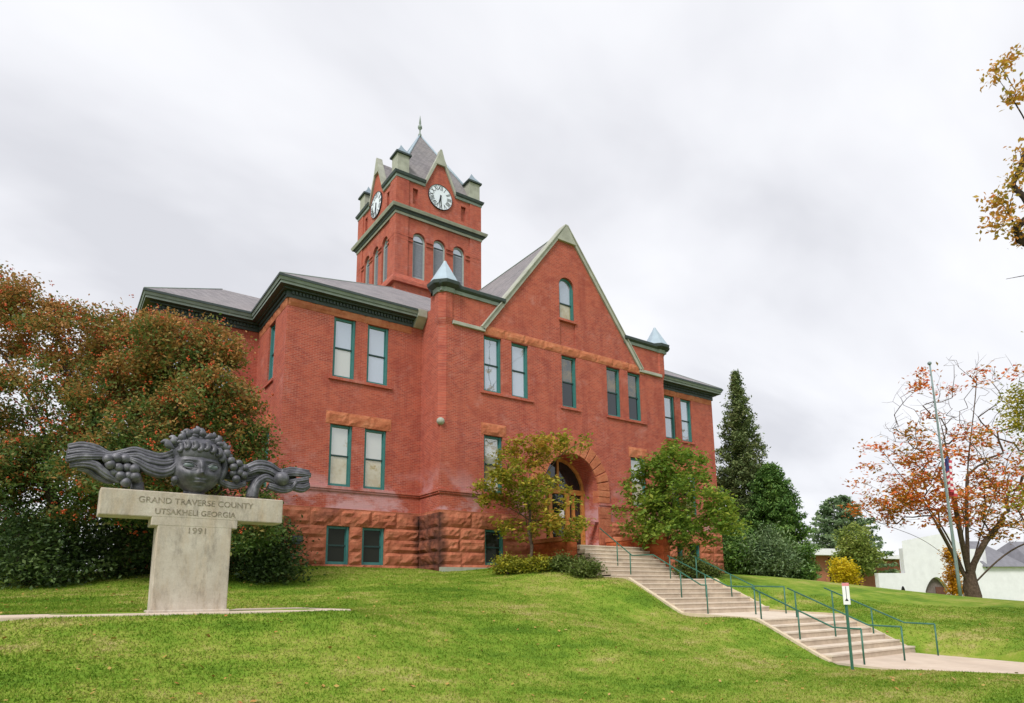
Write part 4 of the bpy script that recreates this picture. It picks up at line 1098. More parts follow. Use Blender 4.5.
for pts, r, y_ in (([(0.676, 2.461), (0.809, 2.499), (0.947, 2.501), (0.722, 2.365), (0.85, 2.327), (0.991, 2.346), (1.109, 2.321), (0.894, 2.183), (1.031, 2.197), (1.132, 2.183), (0.99, 2.067), (.8, 2.24)], .09, -.2),
                   ([(2.75, 2.66), (2.90, 2.62), (3.02, 2.545), (2.80, 2.54), (2.931, 2.44), (2.82, 2.42), (2.869, 2.30), (3.01, 2.40), (2.95, 2.52)], .078, -.19)):
    g_ = MB()
    for k, (x_, z_) in enumerate(pts): g_.sphere((x_, SY + y_ + .03 * (k % 3), z_), r, 16, 11)
    for k, (x_, z_) in enumerate(pts[:-2]): g_.sphere((x_ + .04, SY + y_ + .14, z_ - .03), r, 12, 8)
    g_.build('grape_bunch', BRZ, MONU)
ap = MB(); ap.sphere((3.745, SY - .17, 2.39), .152, 22, 15, fn=lambda d: 1 - .16 * math.exp(-((1 - d.z) ** 2) / .01)); ap.tube([(3.745, SY - .17, 2.5), (3.76, SY - .17, 2.58)], [.02, .014], 6); ap.build('apple', BRZ, MONU)
er = MB(); er.sphere((1.775, SY - .2, 2.19), .068, 14, 10); er.build('earring', BRZ, MONU)
# stone strip in the grass under the monument
m = MB(); m.box(-9, 5.15, 13.12, 14.55, -.6, -.262); m.hexa([(3.0, 14.551, -.6), (5.15, 14.551, -.6), (3.6, 16.2, -.6), (5.0, 16.2, -.6), (3.0, 14.551, -.264), (5.15, 14.551, -.264), (3.6, 16.2, -.255), (5.0, 16.2, -.255)]); tag(m.build('paved_strip', PATHM, bevel=.02), kind='structure')

# ------------------------------------------------------------------ trees
def grow(rg, base, attr, lean=0, trunk_top=None, step=.45, up=.35, main=0):
    """skeleton: every point joins the nearest node so far; returns nodes, parent, leaf-node list"""
    nodes = [np.array(base, float)]; par = [-1]
    tt = np.array(trunk_top, float); L = np.linalg.norm(tt - nodes[0]); n = max(2, int(L / step))
    for k in range(1, n + 1):
        q = nodes[0] + (tt - nodes[0]) * k / n + np.array([rg.normal(0, .02), rg.normal(0, .02), 0]) * L ** .5
        nodes.append(q); par.append(len(nodes) - 2)
    order = np.argsort(np.linalg.norm(attr - tt, axis=1)); tips = []
    A = np.array(nodes)
    first = max(1, int(n * .45))
    if main:
        ax = A[-1]; pickd = []
        far_ = np.linalg.norm(attr - ax, axis=1); cand = [int(np.argmax(far_ + 2 * attr[:, 2]))]
        while len(cand) < main:
            dd = np.min([np.arccos(np.clip(((attr - ax) @ (attr[c] - ax)) / (np.linalg.norm(attr - ax, axis=1) * np.linalg.norm(attr[c] - ax) + 1e-9), -1, 1)) for c in cand], axis=0)
            cand.append(int(np.argmax(dd * far_ ** .5 * (attr[:, 2] > ax[2] - .3))))
        for kk, c in enumerate(cand):
            st_i = max(first, n - 1 - kk % max(1, n - first)) if kk else n
            p0 = nodes[st_i]; p1 = p0 + (attr[c] - p0) * .92; L = np.linalg.norm(p1 - p0); m_ = max(2, int(L / step)); last = st_i
            wob = rg.normal(0, .018, 3) * L
            for k in range(1, m_ + 1):
                t_ = k / m_; q = p0 + (p1 - p0) * t_ + np.array([0, 0, .10 * L]) * math.sin(math.pi * t_) + wob * math.sin(2 * math.pi * t_)
                nodes.append(q); par.append(last); last = len(nodes) - 1
    for a in attr[order]:
        N = np.array(nodes); d = N - a
        dist = np.linalg.norm(d, axis=1) + up * np.maximum(0, N[:, 2] - a[2])
        dist[:first] += 5
        pa = np.array([q if q >= 0 else 0 for q in par]); hd = N - N[pa]; hd /= (np.linalg.norm(hd, axis=1)[:, None] + 1e-9)
        dist = dist * (1.45 - .45 * ((a - N) * hd).sum(1) / (np.linalg.norm(a - N, axis=1) + 1e-9))
        i = int(np.argmin(dist)); p0 = nodes[i]; L = np.linalg.norm(a - p0); m_ = max(1, int(L / step))
        mid = rg.normal(0, .035, 3) * L; mid[2] += .05 * L
        last = i
        for k in range(1, m_ + 1):
            t_ = k / m_; q = p0 + (a - p0) * t_ + mid * 4 * t_ * (1 - t_) * .5
            nodes.append(q); par.append(last); last = len(nodes) - 1
        tips.append(last)
    return np.array(nodes), par, tips
def limbs(nodes, par, r_tip, r_base, pw=2.3):
    n = len(nodes); w = np.zeros(n); ch = [[] for _ in range(n)]
    for i, p_ in enumerate(par):
        if p_ >= 0: ch[p_].append(i)
    for i in range(n - 1, -1, -1):
        if not ch[i]: w[i] = 1
        if par[i] >= 0: w[par[i]] += w[i]
    r = r_tip * w ** (1 / pw); r = np.minimum(r, r_base); r *= 1
    k = r_base / max(r[0], 1e-6); r = r * (1 + (k - 1) * np.clip((w / w[0]) ** .5, 0, 1))
    mb = MB(); done = set()
    for i in range(n):
        # start a chain at every child that is not the main continuation
        kids = sorted(ch[i], key=lambda c: -w[c])
        for j, c in enumerate(kids):
            if j == 0 and i != 0: continue
            chain = [i, c]
            while ch[chain[-1]]: chain.append(max(ch[chain[-1]], key=lambda q: w[q]))
            rr = [min(r[chain[1]], r[q]) if q == chain[0] and i != 0 else r[q] for q in chain]
            rr[-1] *= .5
            mb.tube([nodes[q] for q in chain], rr, 9 if rr[0] > .06 else 5, cap=False)
    return mb
def leaves(rg, centers, n, spread, size, parent, mat, name='crown', aspect=.55, droop=0, flat=.6):
    C_ = np.asarray(centers); i = rg.integers(0, len(C_), n)
    P = C_[i] + rg.normal(0, 1, (n, 3)) * np.asarray(spread)
    nrm = rg.normal(0, 1, (n, 3)); nrm[:, 2] = np.abs(nrm[:, 2]) + flat; nrm /= np.linalg.norm(nrm, axis=1)[:, None]
    t_ = rg.normal(0, 1, (n, 3)); t_[:, 2] -= droop; t_ -= nrm * (t_ * nrm).sum(1)[:, None]; t_ /= np.linalg.norm(t_, axis=1)[:, None]
    b = np.cross(nrm, t_); s = size * rg.uniform(.6, 1.3, n)[:, None]
    V = np.stack([P - t_ * s * .5, P + b * s * aspect * .5 + nrm * s * .08, P + t_ * s * .5, P - b * s * aspect * .5 + nrm * s * .08], 1).reshape(-1, 3)
    return np_mesh(name, V, 4, mat, None, parent)
def blob_points(rg, blobs, n):
    """points in a union of ellipsoids (cx,cy,cz,rx,ry,rz), denser towards the shell"""
    vol = np.array([b[3] * b[4] * b[5] for b in blobs]) ** .7; k = rg.choice(len(blobs), n, p=vol / vol.sum())
    B = np.array(blobs)[k]; d = rg.normal(0, 1, (n, 3)); d /= np.linalg.norm(d, axis=1)[:, None]
    r = rg.uniform(.15, 1, n)[:, None] ** .5
    return B[:, :3] + d * r * B[:, 3:]
def pblob(px, py, d, rx, rz, ry=None):
    c = at(px, py, d); s = d / FOC * 1.02
    return (c[0], c[1], c[2], rx * s, (ry or rx) * s, rz * s)
def tree(name, label, cat, px, d, blobs, leafs, mat, bark, r_base, seed, n_attr=140, trunk=.35, size=.12, spread=.3, r_tip=.008, group=None, lean=(0, 0), twig_leaf=1.0, up=.35, flat=.6, droop=0, base_pt=None, aspect=.55, step=.45, main=6):
    rg = np.random.default_rng(seed); b = at(px, 590, d) if base_pt is None else base_pt; z0 = gz(b[0], b[1])
    o = empty(name, (b[0], b[1], z0), label, cat, group)
    A = blob_points(rg, blobs, n_attr); zt = A[:, 2].max()
    top = np.array([b[0] + lean[0], b[1] + lean[1], z0 + (zt - z0) * trunk])
    N, par, tips = grow(rg, (b[0], b[1], z0 - .15), A, trunk_top=top, up=up, step=step, main=main)
    limbs(N, par, r_tip, r_base).build('trunk', bark, o)
    if leafs:
        k = int(len(tips) * twig_leaf); cs_ = N[tips[:]] if twig_leaf >= 1 else N[[tips[q] for q in rg.choice(len(tips), k, replace=False)]]
        leaves(rg, cs_, leafs, (spread, spread, spread * .75), size, o, mat, flat=flat, droop=droop, aspect=aspect)
    return o, N, tips

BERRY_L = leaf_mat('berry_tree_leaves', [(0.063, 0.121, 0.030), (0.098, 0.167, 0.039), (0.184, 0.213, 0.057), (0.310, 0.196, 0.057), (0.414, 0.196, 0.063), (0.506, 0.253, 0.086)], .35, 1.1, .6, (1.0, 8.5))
BERRY = simple('orange_red_berries', (.52, .085, .025), .5, .4, .3, 5)
DKGREEN = leaf_mat('dark_green_foliage', [(0.023, 0.047, 0.018), (0.047, 0.086, 0.026), (0.085, 0.137, 0.039), (0.130, 0.182, 0.052)], 0.25, .8)
def berry_tree(px, d, blobs, seed, label, leafs, nb):
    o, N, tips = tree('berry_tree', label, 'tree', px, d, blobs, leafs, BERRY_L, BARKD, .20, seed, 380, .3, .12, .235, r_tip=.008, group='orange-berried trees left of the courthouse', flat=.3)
    rg = np.random.default_rng(seed + 50); hi = [t_ for t_ in tips if N[t_][2] > 2.0]
    c = N[rg.choice(hi, nb)] + rg.normal(0, .36, (nb, 3)) * np.array([1, 1, .8])
    ico = np.array([(0, 0, 1), (1, 0, 0), (0, 1, 0), (-1, 0, 0), (0, -1, 0), (0, 0, -1)], float)
    tri = [(0, 1, 2), (0, 2, 3), (0, 3, 4), (0, 4, 1), (5, 2, 1), (5, 3, 2), (5, 4, 3), (5, 1, 4)]
    allv = []
    for q in range(5):
        cc = c + rg.normal(0, .045, (nb, 3)); r = rg.uniform(.02, .034, nb)
        vv = cc[:, None] + ico[None] * r[:, None, None]
        allv.append(vv[:, np.array(tri).ravel()].reshape(-1, 3))
    np_mesh('berries', np.concatenate(allv), 3, BERRY, None, o)
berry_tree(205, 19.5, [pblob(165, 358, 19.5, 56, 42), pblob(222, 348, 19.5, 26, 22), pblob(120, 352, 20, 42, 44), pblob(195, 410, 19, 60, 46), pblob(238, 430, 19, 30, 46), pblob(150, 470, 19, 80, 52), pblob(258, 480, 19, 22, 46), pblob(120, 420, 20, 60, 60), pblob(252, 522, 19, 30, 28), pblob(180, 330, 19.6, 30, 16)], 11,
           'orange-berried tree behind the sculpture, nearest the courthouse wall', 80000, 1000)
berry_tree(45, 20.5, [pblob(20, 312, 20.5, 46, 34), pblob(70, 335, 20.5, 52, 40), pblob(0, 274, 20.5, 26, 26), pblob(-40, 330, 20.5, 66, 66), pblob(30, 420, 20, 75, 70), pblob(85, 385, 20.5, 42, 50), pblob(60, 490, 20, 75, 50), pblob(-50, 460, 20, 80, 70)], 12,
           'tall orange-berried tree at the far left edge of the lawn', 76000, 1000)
def shrub(name, label, cat, blobs, n, mat, seed, size=.09, bark=None, group=None, nat=90, spread=.2, droop=0, aspect=.55, flat=.5):
    c = np.array(blobs[0][:2]); rg = np.random.default_rng(seed); z0 = gz(*c); o = empty(name, (c[0], c[1], z0), label, cat, group)
    A = blob_points(rg, blobs, nat); g_ = terrain(A[:, 0], A[:, 1]); A[:, 2] = np.maximum(A[:, 2], g_ + .08)
    N, par, tips = grow(rg, (c[0], c[1], z0 - .1), A, trunk_top=(c[0], c[1], z0 + .3), up=.1, step=.3)
    limbs(N, par, .006, .05).build('stem', bark or BARKD, o)
    leaves(rg, N[tips], n, (spread, spread, spread * .8), size, o, mat, 'foliage', droop=droop, aspect=aspect, flat=flat)
    return o
for k, (px, py, d, rx, rz, lb) in enumerate(((30, 545, 19.6, 52, 36, 'dark green bush below the far left berried tree, at the left edge'), (115, 535, 22, 50, 42, 'dark green bush left of the stone monument, under the berried trees'), (195, 535, 22, 52, 42, 'dark green bush directly behind the stone monument shaft'), (262, 545, 20.8, 26, 22, 'small dark green bush between the monument and the courthouse corner'), (70, 540, 29, 62, 40, 'tall dark bush farthest back under the left berried trees'), (160, 545, 27.5, 60, 36, 'dark bush behind the others, close to the courthouse side wall'), (-10, 545, 27, 50, 40, 'dark bush farthest back at the left edge of the lawn'))):
    shrub('dark_shrub', lb, 'bush', [pblob(px, py, d, rx, rz), pblob(px + 12, py + 22, d - .3, rx * .9, rz * .55)], 11000, DKGREEN, 30 + k, .13, group='dark bushes under the berried trees', nat=110, spread=.3)

YOUNG = leaf_mat('yellow_green_leaves', [(.14, .19, .022), (.23, .27, .03), (.33, .32, .04), (.46, .36, .045), (.46, .23, .045)], 0.45, .6)
YOUNG2 = leaf_mat('fresh_green_leaves', [(0.090, 0.174, 0.024), (0.156, 0.258, 0.034), (0.240, 0.330, 0.043), (0.372, 0.396, 0.060)], 0.45, .6)
tree('young_tree', 'sparse yellow-green young tree in front of the entrance arch, left of the steps', 'tree', 531, 26.6,
     [pblob(525, 455, 26.6, 32, 20), pblob(552, 448, 26.3, 24, 14), pblob(515, 490, 26.6, 42, 24), pblob(545, 500, 26, 40, 24), pblob(570, 528, 25.7, 26, 12), pblob(500, 480, 26.6, 24, 28), pblob(530, 524, 26, 44, 14), pblob(522, 438, 26.6, 8, 12), pblob(572, 442, 26, 16, 7)],
     6400, YOUNG, BARK, .07, 21, 150, .55, .19, .17, .007, flat=.9)
tree('young_tree', 'denser green young tree right of the steps, in front of the courthouse right wing', 'tree', 668, 28.9,
     [pblob(680, 470, 28.6, 36, 24), pblob(655, 490, 29, 34, 30), pblob(690, 500, 28, 44, 28), pblob(715, 520, 27.5, 30, 18), pblob(650, 520, 28.6, 34, 20), pblob(680, 530, 28, 50, 18), pblob(672, 456, 28.6, 16, 12)],
     12500, YOUNG2, BARKD, .085, 22, 190, .5, .20, .20, .007, flat=.8)
# bed in front of the pavilion
BED_Y = leaf_mat('yellow_shrub_leaves', [(0.117, 0.156, 0.016), (0.247, 0.260, 0.026), (0.468, 0.403, 0.026)], .3, 1.2)
BED_G = leaf_mat('grey_green_shrub_leaves', [(0.053, 0.090, 0.018), (0.112, 0.158, 0.033), (0.195, 0.232, 0.068)], .3, 1.2)
for k, (px, py, d, rx, rz, mt, lb) in enumerate(((508, 566, 25.4, 16, 9, BED_Y, 'low yellow-leaved bush under the basement window left of the steps'), (535, 566, 25.2, 17, 9, BED_Y, 'low yellow-green bush at the foot of the sparse young tree'), (563, 565, 25, 17, 10, BED_G, 'low green bush beside the red stone wall end left of the steps'), (586, 569, 24.0, 17, 9, BED_G, 'lowest green bush, touching the left edge of the upper steps'), (690, 566, 27.4, 15, 11, BED_G, 'green bush right of the steps, beneath the denser young tree'), (709, 572, 27.6, 12, 7, BED_G, 'small green bush before the basement of the right wing'))):
    shrub('bed_shrub', lb, 'bush', [pblob(px, py, d, rx, rz)], 2600, mt, 60 + k, .10, group='low bushes in the beds by the steps', nat=70, spread=.13)
# conifers
SPR = leaf_mat('spruce_needles', [(0.070, 0.109, 0.042), (0.123, 0.176, 0.063), (0.193, 0.246, 0.088), (0.263, 0.263, 0.123)], 0.2, .7)
CED = leaf_mat('cedar_foliage', [(0.053, 0.119, 0.031), (0.091, 0.189, 0.045), (0.149, 0.271, 0.060), (0.227, 0.359, 0.079)], 0.2, .5)
PIN = leaf_mat('pine_needles', [(0.094, 0.161, 0.075), (0.169, 0.254, 0.118), (0.270, 0.355, 0.169)], 0.2, .6)
def conifer(name, label, px, py_top, d, half_w, n_br, n_leaf, mat, seed, size, power=1.0, gap=0., base_pad=.4):
    rg = np.random.default_rng(seed); b = at(px, 590, d); z0 = gz(b[0], b[1]); zt = at(px, py_top, d)[2]; Hh = zt - z0; Rm = half_w * d / FOC
    o = empty(name, (b[0], b[1], z0), label, 'conifer')
    t = MB(); t.tube([(b[0], b[1], z0 - .1 + Hh * k / 6) for k in range(7)], [.24 * (1 - k / 6.3) for k in range(7)], 8); tips = []
    for k in range(n_br):
        h = (k + rg.random()) / n_br; z_ = z0 + base_pad + (Hh - base_pad) * h ** .93
        R = Rm * (1 - h) ** power * rg.uniform(.72, 1.12) + .08; a = k * 2.399 + rg.normal(0, .3)
        dr = -.12 - .25 * (1 - h); e_ = np.array([math.cos(a), math.sin(a), 0])
        P = [np.array([b[0], b[1], z_]) + e_ * R * q + np.array([0, 0, R * (dr * q + .22 * q * q)]) for q in (0, .35, .7, 1)]
        t.tube(P, [.03, .022, .014, .006], 5, cap=False)
        m_ = max(3, int(R / .16))
        for q in np.linspace(.12 + gap, 1, m_):
            c = P[0] + e_ * R * q + np.array([0, 0, R * (dr * q + .22 * q * q)]); w_ = .34 * R * (1 - .6 * q)
            sd = np.array([-e_[1], e_[0], 0])
            for _ in range(2): tips.append(c + sd * rg.uniform(-w_, w_) + np.array([0, 0, rg.normal(0, .05)]))
    t.build('trunk', BARKD, o)
    leaves(rg, np.array(tips), n_leaf, (.12, .12, .10), size, o, mat, aspect=.42, droop=.6, flat=.4)
conifer('spruce_tree', 'tall dark spruce with a narrow spire beside the right end of the courthouse', 751, 373, 45, 55, 270, 66000, SPR, 71, .21, 1.0, .05)
conifer('cedar_tree', 'broad dense green cedar leaning against the right side of the tall spruce', 779, 466, 42, 38, 240, 60000, CED, 72, .22, .55)
shrub('round_pine', 'rounded blue-green pine bush at the foot of the spruce and cedar', 'bush', [pblob(768, 552, 39, 26, 22), pblob(772, 566, 39, 24, 12)], 9000, PIN, 73, .22, nat=150, spread=.28, aspect=.3)
shrub('round_pine', 'dark rounded evergreen bush between the courthouse end and the spruce', 'bush', [pblob(742, 556, 40, 22, 20), pblob(736, 540, 41, 14, 16)], 7000, CED, 74, .22, nat=130, spread=.28, aspect=.4)
# far right trees and shrubs
FARG = leaf_mat('far_green_leaves', [(0.144, 0.216, 0.050), (0.245, 0.317, 0.072), (0.389, 0.418, 0.101)], 0.35, .5)
YEL = leaf_mat('bright_yellow_leaves', [(.42, .30, .01), (.62, .47, .012), (.72, .58, .03)], .35, .5)
ORA = leaf_mat('orange_vine_leaves', [(.42, .18, .012), (.58, .28, .015), (.60, .38, .03)], .35, .4)
conifer('pine_tree', 'grey-green pine rising behind the low brick building', 848, 497, 82, 46, 110, 13000, PIN, 81, .55, .5, .2, 3.0)
tree('green_tree', 'small green leafy tree standing before the low brick building', 'tree', 856, 62, [pblob(853, 540, 62, 14, 16), pblob(860, 558, 62, 17, 16), pblob(848, 560, 62, 16, 12)], 7500, FARG, BARK, .12, 82, 120, .4, .3, .36)
shrub('yellow_shrub', 'bright yellow shrub in front of the low brick building', 'bush', [pblob(842, 572, 55, 12, 13), pblob(852, 578, 55, 9, 7)], 3000, YEL, 83, .22, nat=80, spread=.25)
shrub('orange_shrub', 'tall narrow orange shrub against the white church beside the flagpole', 'bush', [pblob(953, 572, 50, 6, 24), pblob(956, 590, 50, 7, 12), pblob(950, 555, 50, 5, 8)], 3400, ORA, 84, .2, nat=90, spread=.2)
# maple with sparse red leaves
MAPLE = leaf_mat('red_maple_leaves', [(.26, .22, .035), (.46, .27, .04), (.66, .24, .04), (.70, .13, .045), (.70, .28, .07)], .3, .45)
mb_ = [pblob(900, 470, 38, 40, 45), pblob(925, 420, 38, 45, 50), pblob(975, 400, 38, 50, 55), pblob(1010, 440, 38, 50, 60), pblob(960, 460, 37, 55, 50), pblob(890, 505, 38, 34, 24), pblob(1000, 510, 37.5, 40, 30), pblob(940, 500, 36.5, 40, 26), pblob(1050, 480, 38, 50, 60)]
mo, N, tips = tree('maple_tree', 'large half-bare maple with sparse red leaves beside the flagpole', 'tree', 972, 38, mb_, 0, MAPLE, BARK, .42, 91, 1300, .15, r_tip=.007, up=.5, main=9, step=.4)
rg = np.random.default_rng(92); pz = N[tips]
wgt = np.exp(-((pz[:, 2] - 5.0) / 2.6) ** 2) + .05
pick = rg.choice(len(tips), 165, p=wgt / wgt.sum(), replace=False)
leaves(rg, pz[pick], 10500, (.38, .38, .17), .24, mo, MAPLE, flat=1)
# tree at the right, its trunk out of the picture, twigs reaching in
OFF = leaf_mat('russet_leaves', [(.26, .24, .04), (.50, .33, .05), (.62, .30, .06), (.60, .20, .06)], 0.4, 1.2)
tips_px = [(1000, 66), (1010, 58), (996, 76), (1016, 92), (1012, 98), (1020, 150), (1018, 175), (1012, 185), (1022, 165), (992, 205), (1000, 200), (1008, 212), (1003, 225), (1016, 228), (990, 222), (1020, 240), (1006, 279), (1022, 276), (1040, 120), (1050, 200), (1060, 60), (1080, 150), (1100, 100), (1090, 230), (1120, 180), (1140, 80), (1070, 270), (1180, 150), (1160, 230)]
rg = np.random.default_rng(95); bpt = at(1150, 650, 17); z0 = gz(bpt[0], bpt[1])
ot = empty('russet_tree', (bpt[0], bpt[1], z0), 'russet-leaved tree whose twigs reach in at the upper right edge', 'tree')
A = np.array([at(px, py, 17 + rg.uniform(-.6, .6)) for px, py in tips_px] + [at(1150 + rg.normal(0, 60), 120 + rg.normal(0, 90), 17 + rg.normal(0, 2)) for _ in range(60)])
A = A[[i for i, q in enumerate(A)]]
N, par, tips = grow(rg, (bpt[0], bpt[1], z0 - .1), A, trunk_top=(bpt[0] + .2, bpt[1], 9.0), up=.5)
limbs(N, par, .005, .2, 2.6).build('trunk', BARKD, ot)
isbare = lambda q: np.min(np.linalg.norm(q - A[16:18], axis=1)) < .8
cs_ = np.array([N[t_] for t_ in tips if not isbare(N[t_])])
leaves(rg, cs_, 5200, (.16, .16, .13), .15, ot, OFF, flat=.3, droop=.5)
YGR = leaf_mat('yellowing_leaves', [(.17, .22, .03), (.36, .34, .04), (.52, .38, .05)], 0.4, .6)
tree('yellowing_tree', 'yellow-green tree cut off by the right edge, near the maple', 'tree', 1085, 27, [pblob(1040, 400, 27, 34, 28), pblob(1075, 420, 27, 60, 60), pblob(1030, 432, 27, 20, 14), pblob(1046, 495, 27, 32, 18), pblob(1100, 350, 27, 60, 50)], 9000, YGR, BARK, .22, 97, 200, .4, .17, .26)

# ------------------------------------------------------------------ flagpole
fp = at(961, 600, 32.5); fz = gz(fp[0], fp[1]); ftop = at(927, 362, 32.5)
FPO = empty('flagpole', (fp[0], fp[1], fz), 'tall grey-green flagpole before the maple with a limp flag halfway up', 'flagpole')
POLE = simple('grey_green_pole', (.20, .27, .28), .45, .4, .1)
zt_ = ftop[2]; m = MB(); m.tube([(fp[0] - .10 * k / 8, fp[1], fz - .2 + (zt_ - fz) * k / 8) for k in range(9)], [.085 - .045 * k / 8 for k in range(9)], 10)
m.sphere((fp[0] - .12, fp[1], zt_ - .1), .1, 10, 7); m.build('pole', POLE, FPO)
cord = MB(); cord.tube([(fp[0] - .16, fp[1] - .1, fz + 1.2), (fp[0] - .2, fp[1] - .1, zt_ - .5)], .008, 4); cord.build('halyard', WHITE, FPO)
FRED = simple('flag_red', (.50, .05, .07), .7); FBLUE = simple('flag_blue', (.045, .06, .20), .7); FWHT = simple('flag_white', (.75, .72, .74), .7)
m = MB(); zf = at(945, 456, 32.5)[2]; nn_ = 22; mm_ = 14; g = {}
for i in range(nn_ + 1):
    for j in range(mm_ + 1):
        a = i / nn_; b = j / mm_      # hanging cloth in deep folds
        w = .10 + .42 * b * (1 - .35 * a)
        x_ = fp[0] + .03 + w * .55 * (1 + .25 * math.sin(a * 5 + b * 4)); y_ = fp[1] - .12 - .16 * math.sin(b * 11 + a * 3) * (.4 + b)
        g[i, j] = m.vert((x_, y_, zf - 1.75 * a - .35 * b))
for i in range(nn_):
    for j in range(mm_):
        m.f.append((g[i, j], g[i + 1, j], g[i + 1, j + 1], g[i, j + 1])); m.sm.append(True)
        m.m.append(1 if (i < 9 and j < 7) else (0 if (i // 2) % 2 == 0 else 2))
m.build('flag', [FRED, FBLUE, FWHT], FPO)

# ------------------------------------------------------------------ far buildings
TAN = simple('orange_brick_far', (.36, .15, .09), .9, .1, .15, 1.2)
def slab_at(px0, px1, d0, d1):
    return at(px0, 590, d0), at(px1, 590, d1)
# low brick building with a white roof edge: long side runs along +X
q0 = at(793, 590, 76); q1 = at(903, 590, 82)
dv_ = np.array([q1[0] - q0[0], q1[1] - q0[1], 0]); Ln = np.linalg.norm(dv_); dv_ /= Ln; nv_ = np.array([dv_[1], -dv_[0], 0])
if nv_ @ FH > 0: nv_ = -nv_
fb = frame((q0[0], q0[1]), (dv_[0], dv_[1]), (nv_[0], nv_[1]))
zb_ = gz(q0[0] , q0[1]) - .5; ztop = at(850, 556, 79)[2]
LB = empty('brick_building', (q0[0] + dv_[0] * Ln / 2, q0[1] + dv_[1] * Ln / 2, zb_), 'low orange brick building with a flat white roof edge behind the lawn', 'building')
m = MB(); hl = [(2.2, 3.4, zb_ + .3, ztop - .5, False), (5.6, 6.5, zb_ + .3, ztop - .25, False), (9.4, 10.4, zb_ + 1.2, ztop - .3, False)]
hl = [h for h in hl if h[1] < Ln]
wall(m, fb, -3, Ln, zb_, ztop, hl, .2)
m.face([fb(Ln, 0, zb_), fb(Ln, -8, zb_), fb(Ln, -8, ztop), fb(Ln, 0, ztop)]); m.face([fb(-3, 0, zb_), fb(-3, -8, zb_), fb(-3, -8, ztop), fb(-3, 0, ztop)]); m.face([fb(-3, -8, zb_), fb(Ln, -8, zb_), fb(Ln, -8, ztop), fb(-3, -8, ztop)])
m.build('brick_wall', TAN, LB)
for h in hl:
    m = MB(); ubox(m, fb, h[0], h[1], -.19, -.15, h[2], h[3]); wo = m.build('window', DARKIN, LB)
    m = MB(); ubox(m, fb, (h[0] + h[1]) / 2 - .04, (h[0] + h[1]) / 2 + .04, -.148, -.1, h[2], h[3]); m.build('mullion', CORN_D, wo)
m = MB(); ubox(m, fb, -4.2, Ln * .5, -9, 1.2, ztop + .01, ztop + .75); ubox(m, fb, Ln * .5 + .02, Ln + 1.2, -9, 1.2, ztop - .35, ztop + .15)
ubox(m, fb, -6, 1.5, -12, -4, ztop + .75, ztop + 2.2)
m.build('roof', WHITE, LB)
# white church with pointed doorway
c0_ = at(880, 590, 60); c1_ = at(1120, 590, 66)
dv_ = np.array([c1_[0] - c0_[0], c1_[1] - c0_[1], 0]); Ln = np.linalg.norm(dv_); dv_ /= Ln; nv_ = np.array([dv_[1], -dv_[0], 0])
if nv_ @ FH > 0: nv_ = -nv_
fc2 = frame((c0_[0], c0_[1]), (dv_[0], dv_[1]), (nv_[0], nv_[1]))
zb_ = min(gz(c0_[0], c0_[1]), gz(c1_[0], c1_[1])) - .6
CHU = empty('church', (c0_[0] + dv_[0] * Ln / 2, c0_[1] + dv_[1] * Ln / 2, zb_), 'white stuccoed church with a pointed doorway and grey roofs beyond the lawn', 'church')
zA = at(890, 573, 60)[2]; zG = at(940, 536, 62)[2]; zR = at(1010, 567, 64)[2]
k1 = (905 - 880) / 240 * Ln; k2 = (985 - 880) / 240 * Ln
def ctop(u):
    if u < k1: return zA
    c = (k1 + k2) / 2
    if u < k2: return zG + .3 - abs(u - c - .6) * (.16 if u < c + .6 else .85)
    return zR
pd0, pd1 = (922 - 880) / 240 * Ln, (945 - 880) / 240 * Ln
m = MB()
def pointed(u0, u1, z0, zsp, zap, n=8):
    c = (u0 + u1) / 2; A_ = []
    for k in range(n + 1): 
        t_ = k / n; A_.append((u0 + (c - u0) * t_, zsp + (zap - zsp) * math.sin(t_ * math.pi / 2) ** .8))
    return A_ + [(2 * c - a, b) for a, b in A_[::-1][1:]]
zd = at(933, 577, 61)[2]; PA = pointed(pd0, pd1, zb_, zd - 1.3, zd)
us = sorted({0.0, k1 - .01, k1, (k1 + k2) / 2 + .6, k2 - .01, k2, Ln} | {p_[0] for p_ in PA})
for a, b in zip(us[:-1], us[1:]):
    mid = (a + b) / 2
    if pd0 < mid < pd1:
        za = float(np.interp(a, [p_[0] for p_ in PA], [p_[1] for p_ in PA])); zb2 = float(np.interp(b, [p_[0] for p_ in PA], [p_[1] for p_ in PA]))
        m.face([fc2(a, 0, za), fc2(b, 0, zb2), fc2(b, 0, ctop(b)), fc2(a, 0, ctop(a))]); m.face([fc2(a, 0, za), fc2(b, 0, zb2), fc2(b, -.42, zb2), fc2(a, -.42, za)])
    else: m.face([fc2(a, 0, zb_), fc2(b, 0, zb_), fc2(b, 0, ctop(b)), fc2(a, 0, ctop(a))])
for u in (pd0, pd1): m.face([fc2(u, 0, zb_), fc2(u, -.42, zb_), fc2(u, -.42, zd - 1.3), fc2(u, 0, zd - 1.3)])
for a, b, zt2 in ((0, k1, zA), (k1, k2, zG - 1.2), (k2, Ln, zR)):
    dp = -7 if a == k2 else -.45
    for u in (a, b): m.face([fc2(u, 0, zb_), fc2(u, dp, zb_), fc2(u, dp, zt2), fc2(u, 0, zt2)])
    m.face([fc2(a, dp, zb_), fc2(b, dp, zb_), fc2(b, dp, zt2), fc2(a, dp, zt2)])
m.build('stucco_wall', CHURCH, CHU)
dk = simple('brown_church_door', (.12, .05, .035), .7)
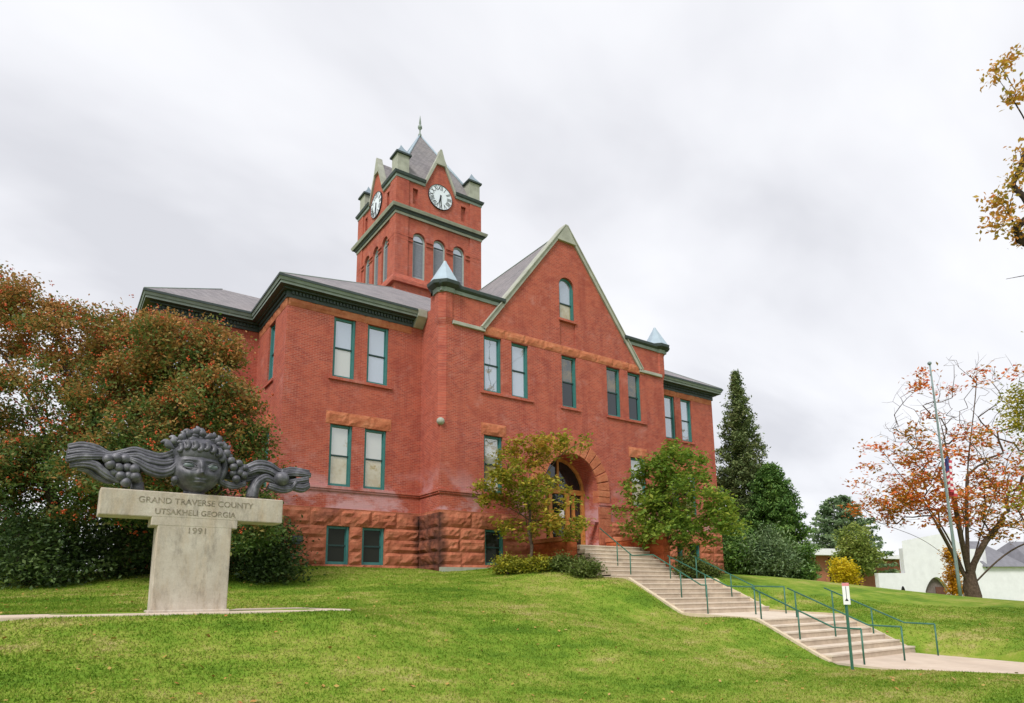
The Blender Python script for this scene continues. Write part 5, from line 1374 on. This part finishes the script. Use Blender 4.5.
rc = MB(); rc.face([fc2(pd0, -.415, zb_), fc2(pd1, -.415, zb_), fc2(pd1, -.415, zd), fc2(pd0, -.415, zd)]); rc.build('door_recess', simple('painted_vestibule_shade', (.16, .13, .125), .9, .1), CHU)  # shallow recess: the doorway's shade is put into this grey-brown colour
m = MB(); ubox(m, fc2, (pd0 + pd1) / 2 + .2, pd1 - .1, -.41, -.36, zb_, zd - .9); m.build('door', dk, CHU)
m = MB(); w0 = (899 - 880) / 240 * Ln; PW = pointed(w0, w0 + .5, 0, at(900, 592, 60)[2], at(900, 586, 60)[2]); m.face([fc2(a, .02, b) for a, b in [(w0, zb_ + .5)] + PW + [(w0 + .5, zb_ + .5)]]); m.build('window', DARKIN, CHU)
GRF = simple('grey_shingle_far', (.19, .19, .215), .8, .2, .15, 2)
m = MB()
for ua, ub in ((k2 - .6, k2 + 4.6), (k2 + 5.4, Ln + .3)):
    e4 = [fc2(ua, .35, zR), fc2(ub, .35, zR), fc2(ub, -7.2, zR), fc2(ua, -7.2, zR)]; r0, r1 = fc2(ua + 1.6, -3.4, zG - .2), fc2(ub - 1.6, -3.4, zG - .2)
    m.face([e4[0], e4[1], r1, r0]); m.face([e4[2], e4[3], r0, r1]); m.face([e4[3], e4[0], r0]); m.face([e4[1], e4[2], r1]); m.face([q for q in e4])
m.build('roof', GRF, CHU)

# ------------------------------------------------------------------ grass blades and fallen leaves
rg = np.random.default_rng(3)
def ground_pts(n, dmin, dmax, power):
    d = dmin + (dmax - dmin) * rg.random(n) ** power; l = (rg.random(n) - .5) * 2 * (.86 * d + 2.2) - .6
    x = .574 * d + .819 * l; y = .819 * d - .574 * l
    ok = ~((x > STX0 - .16) & (x < STX1 + .14) & (y < 23.3)) & ~((x > -9.05) & (x < 5.2) & (y > 13.08) & (y < 14.6))
    ok &= ~((x > 3.1) & (x < 5.1) & (y > 14.5) & (y < 16.2))
    ok &= ~((y > 24.85) & (x > 6.5)) & ~((y > 23.0) & (x > 12.5) & (x < 27)) & ~((y > 29) & (x > 2.4))
    return x[ok], y[ok]
GB = grass_mat('grass_blades', True)
x, y = ground_pts(480000, 5.2, 27, 1.2); z = terrain(x, y); n = len(x)
hgt = rg.uniform(.018, .05, n); a = rg.random(n) * 6.283; w = rg.uniform(.004, .009, n) * (1 + np.hypot(x, y) / 22)
lx = rg.normal(0, .6, n) * hgt; ly = rg.normal(0, .6, n) * hgt
P = np.stack([x, y, z - .004], 1); s = np.stack([np.cos(a) * w, np.sin(a) * w, 0 * w], 1); T = P + np.stack([lx, ly, hgt], 1)
tag(np_mesh('grass', np.stack([P - s, P + s, T], 1).reshape(-1, 3), 3, GB), 'short green grass with yellowed patches across the sloping lawn', 'grass', kind='stuff')
FL = leaf_mat('fallen_leaf', [(.30, .22, .05), (.42, .30, .08), (.40, .17, .05), (.48, .38, .16)], .1, 2)
x, y = ground_pts(1500, 6.5, 24, 1.0); z = terrain(x, y); n = len(x)
P = np.stack([x, y, z + .035], 1); a = rg.random(n) * 6.283; sz = rg.uniform(.018, .05, n)
t_ = np.stack([np.cos(a), np.sin(a), rg.normal(0, .3, n)], 1) * sz[:, None]; b_ = np.stack([-np.sin(a), np.cos(a), rg.normal(0, .3, n)], 1) * sz[:, None] * .7
tag(np_mesh('fallen_leaves', np.stack([P - t_, P + b_, P + t_, P - b_], 1).reshape(-1, 3), 4, FL), 'scattered small yellow and brown fallen leaves on the lawn', 'leaves', kind='stuff')
